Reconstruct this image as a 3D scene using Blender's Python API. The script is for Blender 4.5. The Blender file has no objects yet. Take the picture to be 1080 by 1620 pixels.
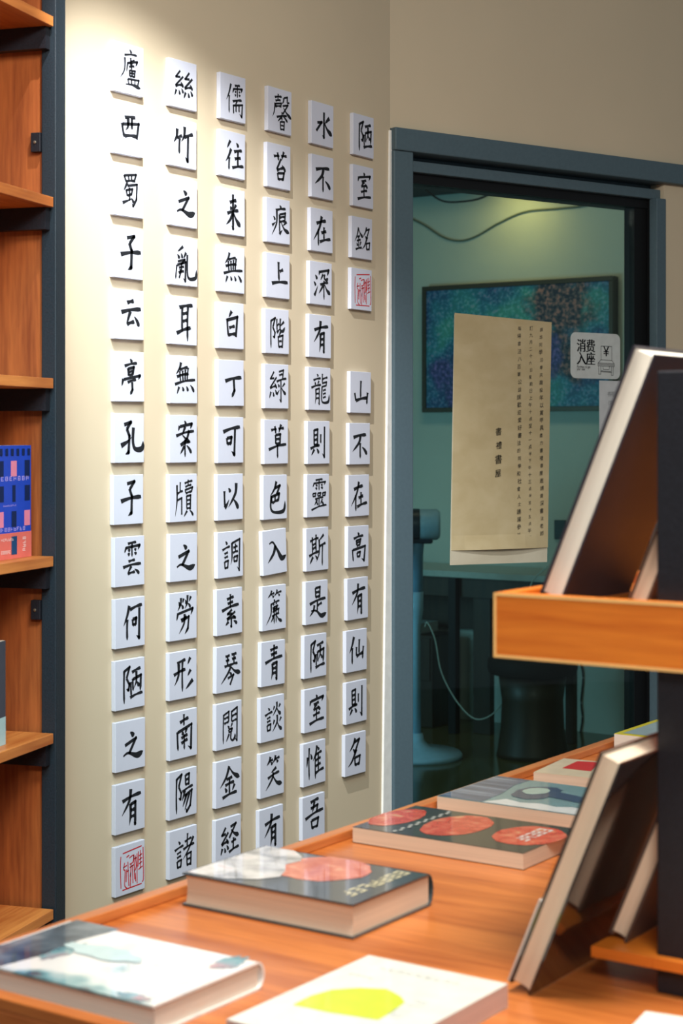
import bpy, math, random
from mathutils import Vector, Matrix
random.seed(7)
scn = bpy.context.scene
COL = scn.collection

# ------------------------------------------------------------------ camera
F_PX, CX, HY, EYE = 2700.0, 540.0, 690.0, 1.36      # focal length in pixels, centre, horizon row, eye height
AL = math.radians(34.5)                              # heading of the camera, left of the wall direction (+Y)
CA, SA = math.cos(AL), math.sin(AL)
cam_d = bpy.data.cameras.new('camera'); cam = bpy.data.objects.new('camera', cam_d); COL.objects.link(cam)
cam.location = (0, 0, EYE); cam.rotation_euler = (math.pi / 2, 0, AL)
cam_d.sensor_fit = 'VERTICAL'; cam_d.sensor_height = 36; cam_d.sensor_width = 24
cam_d.lens = 36 * F_PX / 1620; cam_d.shift_y = -(810 - HY) / 1620
cam_d.clip_start = .05
cam_d.dof.use_dof = True; cam_d.dof.focus_distance = 3.75; cam_d.dof.aperture_fstop = 7.5
scn.camera = cam
scn.view_settings.view_transform = 'Standard'; scn.view_settings.look = 'None'
scn.view_settings.gamma = 1; scn.view_settings.use_curve_mapping = False
scn.view_settings.exposure = 0.0

# ------------------------------------------------------------------ light
wd = bpy.data.worlds.new('world'); scn.world = wd; wd.use_nodes = True
wd.node_tree.nodes['Background'].inputs[0].default_value = (.80, .92, 1.0, 1)
wd.node_tree.nodes['Background'].inputs[1].default_value = .16

def lamp(name, kind, loc, target, power, color, size=.1, size_y=None, angle=60, blend=.5):
    d = bpy.data.lights.new(name, kind); d.energy = power; d.color = color
    if kind == 'AREA':
        d.size = size
        if size_y: d.shape = 'RECTANGLE'; d.size_y = size_y
    else:
        d.shadow_soft_size = size
    if kind == 'SPOT':
        d.spot_size = math.radians(angle); d.spot_blend = blend
    o = bpy.data.objects.new(name, d); COL.objects.link(o); o.location = loc
    o.rotation_euler = (Vector(target) - Vector(loc)).to_track_quat('-Z', 'Y').to_euler()
    return o
lamp('wall_spotlight', 'SPOT', (-1.84, 2.10, 2.66), (-2.33, 3.03, 1.30), 222, (.97, .99, 1.0), .009, angle=52, blend=.95)
lamp('table_lamp', 'AREA', (-.70, 1.5, 2.6), (-.9, 1.9, .78), 50, (1.0, .95, .87), .6, .5)
lamp('ceiling_lamp', 'AREA', (.9, -.6, 2.9), (-1.2, 2.2, .8), 60, (1.0, .95, .87), 1.3, .5)
lamp('aisle_lamp', 'SPOT', (-1.45, 1.25, 2.3), (-2.33, 2.42, .75), 95, (.48, .86, 1.0), .25, angle=62, blend=1.0)
lamp('office_lamp', 'AREA', (-3.6, 6.0, 2.66), (-3.9, 7.1, 1.6), 5, (1.0, .88, .60), .9, .3)
lamp('office_fill', 'AREA', (-4.7, 4.0, 1.15), (-3.8, 7.1, .6), 21, (.36, .82, 1.0), .9, 1.0)  # added cool fill for the fan and under-desk wall; no window stands here
lamp('office_spotlight', 'SPOT', (-3.82, 6.86, 2.50), (-3.84, 7.1, 2.34), 3.2, (1.0, .70, .22), .03, angle=130, blend=1.0)

# ------------------------------------------------------------------ helpers
def world_pt(X, Z, z): return Vector((X * CA - Z * SA, X * SA + Z * CA, z))
def on_height(px, py, h):
    Z = F_PX * (EYE - h) / (py - HY); return world_pt((px - CX) / F_PX * Z, Z, h)
def on_x(px, py, x):
    r = (px - CX) / F_PX; Z = x / (r * CA - SA); return world_pt(r * Z, Z, EYE - (py - HY) / F_PX * Z)
def on_y(px, py, y):
    r = (px - CX) / F_PX; Z = y / (r * SA + CA); return world_pt(r * Z, Z, EYE - (py - HY) / F_PX * Z)

def lin(c):
    return tuple(((v / 255) / 12.92 if v / 255 <= .04045 else ((v / 255 + .055) / 1.055) ** 2.4) for v in c) + (1,)

class MB:
    """collects geometry, links it as ONE mesh object"""
    def __init__(s): s.v, s.f, s.m = [], [], []
    def face(s, pts, m=0):
        i = len(s.v); s.v += [tuple(p) for p in pts]; s.f.append(tuple(range(i, i + len(pts)))); s.m.append(m)
    def box(s, a, b, M=None, m=0):
        x0, y0, z0 = a; x1, y1, z1 = b
        P = [Vector(p) for p in ((x0,y0,z0),(x1,y0,z0),(x1,y1,z0),(x0,y1,z0),(x0,y0,z1),(x1,y0,z1),(x1,y1,z1),(x0,y1,z1))]
        if M: P = [M @ p for p in P]
        i = len(s.v); s.v += [tuple(p) for p in P]
        for q in ((3,2,1,0),(4,5,6,7),(0,1,5,4),(1,2,6,5),(2,3,7,6),(3,0,4,7)):
            s.f.append(tuple(i + k for k in q)); s.m.append(m)
        return s
    def prism(s, poly, z0, z1, m=0, M=None):
        n = len(poly); i = len(s.v)
        P = [Vector((p[0], p[1], z0)) for p in poly] + [Vector((p[0], p[1], z1)) for p in poly]
        if M: P = [M @ p for p in P]
        s.v += [tuple(p) for p in P]
        s.f.append(tuple(i + k for k in reversed(range(n)))); s.f.append(tuple(i + n + k for k in range(n))); s.m += [m, m]
        for k in range(n):
            j = (k + 1) % n; s.f.append((i + k, i + j, i + n + j, i + n + k)); s.m.append(m)
        return s
    def lathe(s, prof, n=28, M=None, m=0):
        i = len(s.v)
        for r, z in prof:
            for k in range(n):
                p = Vector((r * math.cos(2*math.pi*k/n), r * math.sin(2*math.pi*k/n), z))
                s.v.append(tuple(M @ p if M else p))
        for a in range(len(prof) - 1):
            for k in range(n):
                j = (k + 1) % n
                s.f.append((i + a*n + k, i + a*n + j, i + (a+1)*n + j, i + (a+1)*n + k)); s.m.append(m)
        for a, rev in ((0, True), (len(prof) - 1, False)):
            if prof[a][0] > 1e-5:
                q = [i + a*n + k for k in range(n)]; s.f.append(tuple(reversed(q)) if rev else tuple(q)); s.m.append(m)
        return s
    def tube(s, pts, r, n=8, m=0):
        pts = [Vector(p) for p in pts]; i0 = len(s.v)
        for k, p in enumerate(pts):
            t = (pts[min(k+1, len(pts)-1)] - pts[max(k-1, 0)]).normalized()
            a = t.cross(Vector((0, 0, 1)))
            if a.length < 1e-3: a = t.cross(Vector((1, 0, 0)))
            a.normalize(); b = t.cross(a)
            for q in range(n):
                w = 2*math.pi*q/n; s.v.append(tuple(p + a*(r*math.cos(w)) + b*(r*math.sin(w))))
        for k in range(len(pts) - 1):
            for q in range(n):
                j = (q + 1) % n; s.f.append((i0+k*n+q, i0+k*n+j, i0+(k+1)*n+j, i0+(k+1)*n+q)); s.m.append(m)
        s.f.append(tuple(i0 + q for q in reversed(range(n)))); s.f.append(tuple(i0 + (len(pts)-1)*n + q for q in range(n))); s.m += [m, m]
        return s
    def build(s, name, mat, parent=None, bevel=0, smooth=False, seg=2):
        me = bpy.data.meshes.new(name); me.from_pydata(s.v, [], s.f); me.update()
        for x in (mat if isinstance(mat, (list, tuple)) else [mat]): me.materials.append(x)
        me.polygons.foreach_set('material_index', s.m)
        if smooth: me.polygons.foreach_set('use_smooth', [True] * len(s.f))
        o = bpy.data.objects.new(name, me); COL.objects.link(o)
        if parent: o.parent = parent
        if bevel:
            b = o.modifiers.new('bevel', 'BEVEL'); b.width = bevel; b.segments = seg; b.limit_method = 'ANGLE'; b.angle_limit = .6
        return o

def tag(o, label=None, cat=None, group=None, kind=None):
    if label: o['label'] = label
    if cat: o['category'] = cat
    if group: o['group'] = group
    if kind: o['kind'] = kind
    return o
def thing(name, label, cat, loc=(0, 0, 0), rz=0, group=None):
    o = bpy.data.objects.new(name, None); COL.objects.link(o); o.empty_display_size = .05
    o.location = loc; o.rotation_euler = (0, 0, rz)
    return tag(o, label, cat, group)
def frame_matrix(o, ex, ey, ez):
    return Matrix(((ex[0], ey[0], ez[0], o[0]), (ex[1], ey[1], ez[1], o[1]), (ex[2], ey[2], ez[2], o[2]), (0, 0, 0, 1)))
def smooth_path(pts, n=8):
    pts = [Vector(p) for p in pts]; out = []
    for k in range(len(pts) - 1):
        p0, p1, p2, p3 = pts[max(k-1, 0)], pts[k], pts[k+1], pts[min(k+2, len(pts)-1)]
        for j in range(n):
            t = j / n
            out.append(.5*((2*p1) + (p2-p0)*t + (2*p0-5*p1+4*p2-p3)*t*t + (3*p1-p0-3*p2+p3)*t**3))
    out.append(pts[-1]); return out

# ------------------------------------------------------------------ materials
def new_mat(name):
    m = bpy.data.materials.new(name); m.use_nodes = True
    nt = m.node_tree; return m, nt, nt.nodes['Principled BSDF']
def plain(name, c, rough=.55, spec=.4, coat=0, metal=0, var=.06, scale=40, bump=0, coords='Object', coat_rough=.05):
    """one colour with a faint procedural mottling (and optional grain bump)"""
    m, nt, b = new_mat(name); N, L = nt.nodes, nt.links
    tc = N.new('ShaderNodeTexCoord'); no = N.new('ShaderNodeTexNoise'); no.inputs['Scale'].default_value = scale; no.inputs['Detail'].default_value = 4
    L.new(tc.outputs[coords], no.inputs['Vector'])
    r = N.new('ShaderNodeValToRGB'); base = lin(c)
    r.color_ramp.elements[0].position = .3; r.color_ramp.elements[1].position = .7
    r.color_ramp.elements[0].color = tuple(v*(1-var) for v in base[:3]) + (1,)
    r.color_ramp.elements[1].color = tuple(min(1, v*(1+var)) for v in base[:3]) + (1,)
    L.new(no.outputs['Fac'], r.inputs['Fac']); L.new(r.outputs['Color'], b.inputs['Base Color'])
    b.inputs['Roughness'].default_value = rough; b.inputs['Specular IOR Level'].default_value = spec
    b.inputs['Coat Weight'].default_value = coat; b.inputs['Coat Roughness'].default_value = coat_rough; b.inputs['Metallic'].default_value = metal
    if bump:
        bp = N.new('ShaderNodeBump'); bp.inputs['Strength'].default_value = bump; bp.inputs['Distance'].default_value = .002
        L.new(no.outputs['Fac'], bp.inputs['Height']); L.new(bp.outputs['Normal'], b.inputs['Normal'])
    return m
def wood(name, dark, light, axis='X', scale=1.0, rough=.38, coat=.15):
    m, nt, b = new_mat(name); N, L = nt.nodes, nt.links
    tc = N.new('ShaderNodeTexCoord'); mp = N.new('ShaderNodeMapping')
    s = [14*scale]*3; s['XYZ'.index(axis)] = 1.1*scale; mp.inputs['Scale'].default_value = s
    L.new(tc.outputs['Object'], mp.inputs['Vector'])
    n1 = N.new('ShaderNodeTexNoise'); n1.inputs['Scale'].default_value = 1.6; n1.inputs['Detail'].default_value = 6; n1.inputs['Distortion'].default_value = .4
    n2 = N.new('ShaderNodeTexNoise'); n2.inputs['Scale'].default_value = 9; n2.inputs['Detail'].default_value = 3
    L.new(mp.outputs['Vector'], n1.inputs['Vector']); L.new(mp.outputs['Vector'], n2.inputs['Vector'])
    mx = N.new('ShaderNodeMath'); mx.operation = 'MULTIPLY_ADD'; mx.inputs[1].default_value = .35
    L.new(n2.outputs['Fac'], mx.inputs[0]); 
    ml = N.new('ShaderNodeMath'); ml.operation = 'MULTIPLY'; ml.inputs[1].default_value = .65
    L.new(n1.outputs['Fac'], ml.inputs[0]); L.new(ml.outputs[0], mx.inputs[2])
    r = N.new('ShaderNodeValToRGB'); r.color_ramp.elements[0].position = .36; r.color_ramp.elements[1].position = .64
    r.color_ramp.elements[0].color = lin(dark); r.color_ramp.elements[1].color = lin(light)
    L.new(mx.outputs[0], r.inputs['Fac']); L.new(r.outputs['Color'], b.inputs['Base Color'])
    b.inputs['Roughness'].default_value = rough; b.inputs['Coat Weight'].default_value = coat; b.inputs['Coat Roughness'].default_value = .2
    return m
def ramp_noise(name, stops, scale=(10,10,10), rough=.3, coat=.4, detail=3, dist=.5, seed=0.0, interp='LINEAR'):
    """printed picture: noise through a colour ramp"""
    m, nt, b = new_mat(name); N, L = nt.nodes, nt.links
    tc = N.new('ShaderNodeTexCoord'); mp = N.new('ShaderNodeMapping'); mp.inputs['Scale'].default_value = scale; mp.inputs['Location'].default_value = (seed, seed*.7, 0)
    L.new(tc.outputs['Object'], mp.inputs['Vector'])
    no = N.new('ShaderNodeTexNoise'); no.inputs['Scale'].default_value = 1; no.inputs['Detail'].default_value = detail; no.inputs['Distortion'].default_value = dist
    L.new(mp.outputs['Vector'], no.inputs['Vector'])
    r = N.new('ShaderNodeValToRGB'); cr = r.color_ramp; cr.interpolation = interp
    while len(cr.elements) < len(stops): cr.elements.new(.5)
    for e, (p, c) in zip(cr.elements, stops): e.position = p; e.color = lin(c)
    L.new(no.outputs['Fac'], r.inputs['Fac']); L.new(r.outputs['Color'], b.inputs['Base Color'])
    b.inputs['Roughness'].default_value = rough; b.inputs['Coat Weight'].default_value = coat; b.inputs['Coat Roughness'].default_value = .04
    return m
def pages_mat(name, c, axis='Z'):
    m, nt, b = new_mat(name); N, L = nt.nodes, nt.links
    tc = N.new('ShaderNodeTexCoord'); mp = N.new('ShaderNodeMapping'); s = [4, 4, 4]; s['XYZ'.index(axis)] = 900; mp.inputs['Scale'].default_value = s
    L.new(tc.outputs['Object'], mp.inputs['Vector'])
    no = N.new('ShaderNodeTexNoise'); no.inputs['Scale'].default_value = 1; no.inputs['Detail'].default_value = 2; L.new(mp.outputs['Vector'], no.inputs['Vector'])
    r = N.new('ShaderNodeValToRGB'); base = lin(c); r.color_ramp.elements[0].position = .3; r.color_ramp.elements[1].position = .7
    r.color_ramp.elements[0].color = tuple(v*.86 for v in base[:3]) + (1,); r.color_ramp.elements[1].color = base
    L.new(no.outputs['Fac'], r.inputs['Fac']); L.new(r.outputs['Color'], b.inputs['Base Color']); b.inputs['Roughness'].default_value = .8
    b.inputs['Specular IOR Level'].default_value = .15
    return m
def glass_mat(name, tint, f0=.05):
    m = bpy.data.materials.new(name); m.use_nodes = True; nt = m.node_tree; N, L = nt.nodes, nt.links
    N.remove(N['Principled BSDF'])
    tr = N.new('ShaderNodeBsdfTransparent'); tr.inputs[0].default_value = tint
    gl = N.new('ShaderNodeBsdfGlossy'); gl.inputs['Roughness'].default_value = .02; gl.inputs['Color'].default_value = (1, 1, 1, 1)
    fr = N.new('ShaderNodeFresnel'); fr.inputs[0].default_value = 1.25
    mx = N.new('ShaderNodeMixShader'); L.new(fr.outputs[0], mx.inputs[0]); L.new(tr.outputs[0], mx.inputs[1]); L.new(gl.outputs[0], mx.inputs[2])
    L.new(mx.outputs[0], N['Material Output'].inputs[0]); return m

M_WALL = plain('cream_paint', (204, 189, 162), .75, .2, var=.025, scale=3, bump=.0)
M_WALLO = plain('office_paint', (196, 205, 196), .8, .2, var=.03, scale=4)
M_CEIL = plain('office_ceiling_paint', (70, 82, 84), .9, .1)
M_FLOOR = plain('grey_floor', (120, 112, 100), .5)
M_FLOORO = plain('dark_office_floor', (92, 84, 50), .14, .5, var=.15, scale=5)
M_TILE = plain('white_foam_board', (204, 208, 222), .6, .2, var=.012, scale=60)
M_INK = plain('black_ink', (34, 36, 40), .7, .1, var=.15, scale=160)
M_RED = plain('red_seal_ink', (196, 44, 50), .6, .2, var=.2, scale=200)
M_TABLE = wood('table_wood', (166, 84, 34), (214, 128, 62), 'X', 1.0, .30, .35)
M_RIM = wood('rim_wood', (176, 96, 46), (216, 138, 76), 'Y', 1.0, .35, .2)
M_TRAY = wood('tray_wood', (196, 98, 22), (222, 126, 38), 'X', 1.3, .4, .1)
M_EDGE = plain('edge_band', (232, 182, 112), .5)
M_SHELF = wood('shelf_wood', (176, 92, 38), (222, 140, 70), 'X', 1.0, .45, .05)
M_PANEL = wood('shelf_panel_wood', (128, 62, 28), (174, 96, 46), 'Z', 1.2, .5, .05)
M_STEEL = plain('shelf_steel', (34, 44, 52), .45, .4, var=.2, scale=300, bump=.2)
M_BLACK = plain('black_steel', (26, 27, 34), .5, .4, var=.25, scale=300, bump=.2)
M_FRAME = plain('door_frame_paint', (78, 97, 106), .5, .4, var=.05, scale=120)
M_DARKF = plain('dark_door_metal', (14, 16, 18), .5, .3)
M_TRIMW = plain('white_plaster', (236, 236, 232), .7, .2)
M_GLASS = glass_mat('teal_glass', (.78, .86, .83, 1))
M_PAGE = pages_mat('cream_pages', (226, 206, 182))
M_PAGEW = pages_mat('white_pages', (232, 224, 210))

# ------------------------------------------------------------------ brush writing
PROF = {
    'h': [(0, 1.15), (.12, 1.0), (.5, .68), (.85, 1.1), (1, .8)],
    's': [(0, 1.15), (.15, .9), (.5, .82), (.85, .95), (1, .35)],
    'p': [(0, 1.2), (.3, 1.0), (.7, .75), (1, .12)],
    'n': [(0, .45), (.4, .8), (.76, 1.65), (.9, 1.25), (1, .12)],
    'd': [(0, .35), (.5, 1.1), (.82, 1.3), (1, .6)],
    't': [(0, 1.25), (.4, .9), (1, .12)],
    'z': [(0, .9), (.5, .85), (1, .9)],
    'g': [(0, .95), (.6, .9), (.86, 1.05), (1, .15)],
    'u': [(0, 1.0), (.45, .85), (.75, 1.35), (.9, 1.1), (1, .12)],
    'l': [(0, .38), (1, .38)],
}
COMP = {
 'kou': "s15,22 24,90; z16,24 88,14 76,82; h24,82 80,76",
 'ri': "s18,10 24,98; z18,12 82,4 76,97; h28,50 70,46; h25,90 74,86",
 'bai': "p54,0 28,26; s16,28 26,98; z16,32 86,22 76,97; h30,60 68,55; h27,92 74,88",
 'tian': "s15,12 20,95; z15,15 88,8 80,92; h22,50 80,46; s50,12 50,88; h20,90 80,86",
 'mu': "s20,5 24,98; z20,8 82,3 77,97; h28,36 72,33; h28,62 72,59; h25,90 74,87",
 'yue': "p26,6 27,55 14,98; g26,10 80,2 78,96 62,88; h32,36 70,33; h32,63 70,60",
 'ren': "p78,0 50,30 6,58; s52,40 50,100",
 'chi': "p66,0 22,28; p78,28 45,54 4,74; s54,58 50,100",
 'shui': "d25,5 60,24; d0,36 36,54; t8,98 28,88 74,52",
 'xin': "p20,28 8,60; d72,20 92,38; s48,0 46,100",
 'yan': "d42,0 62,12; h2,30 98,18; h28,44 72,38; h28,58 72,52; kou@20,62,82,100",
 'rain': "h26,8 74,0; p16,30 6,62; g14,32 94,20 84,48; s50,6 50,88; d26,44 38,54; d24,68 36,78; d62,42 74,50; d62,64 76,74",
 'zhu': "p28,4 20,40 0,74; h22,44 48,32; d32,52 42,76; p68,0 62,34 46,64; h64,36 100,22; d76,42 86,66",
 'cao': "h0,64 42,52; s28,22 36,96; h56,52 98,42; p76,4 58,92",
 'fu': "s16,8 14,100; z16,10 84,0 46,30; g44,30 80,48 70,64 42,60",
 'sil': "z58,0 16,26 60,24; z88,20 10,60; h10,62 82,52; d64,42 88,62; p20,74 2,98; d44,74 54,92; d70,66 88,84",
 'sib': "z56,0 22,24 58,26; z82,14 14,54; h14,56 80,46; d62,36 86,56; g50,52 50,98 40,92; p28,68 4,88; d68,66 96,86",
 'wang': "h18,14 82,6; h24,50 76,44; s50,12 50,90; h4,96 96,88",
 'men': "s8,14 6,100; z10,16 42,8 40,38; h12,28 38,24; h12,42 40,38; s60,8 60,40; g60,10 96,0 94,98 78,88; h62,24 92,19; h62,40 92,35",
 'huo': "p22,28 8,56; p92,18 72,44; p50,0 48,45 2,98; n52,46 70,74 100,96",
 'min': "s14,20 22,82; z14,22 88,12 80,78; s38,20 40,74; s62,18 62,74; n0,86 46,80 100,100",
 'jin': "p46,0 30,34 0,64; n48,6 68,26 100,42; h32,42 62,36; h26,60 72,52; s48,40 48,90; d24,68 34,82; p74,60 62,80; h12,98 86,86",
 'ming': "p50,0 38,20 10,42; z44,14 80,6 48,50; p60,38 30,74 0,92; d34,36 50,48; kou@40,56,92,98",
 'yun': "h30,10 66,0; h0,46 100,28; p46,40 24,92; h26,92 66,80; d64,62 90,96",
}
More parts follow.
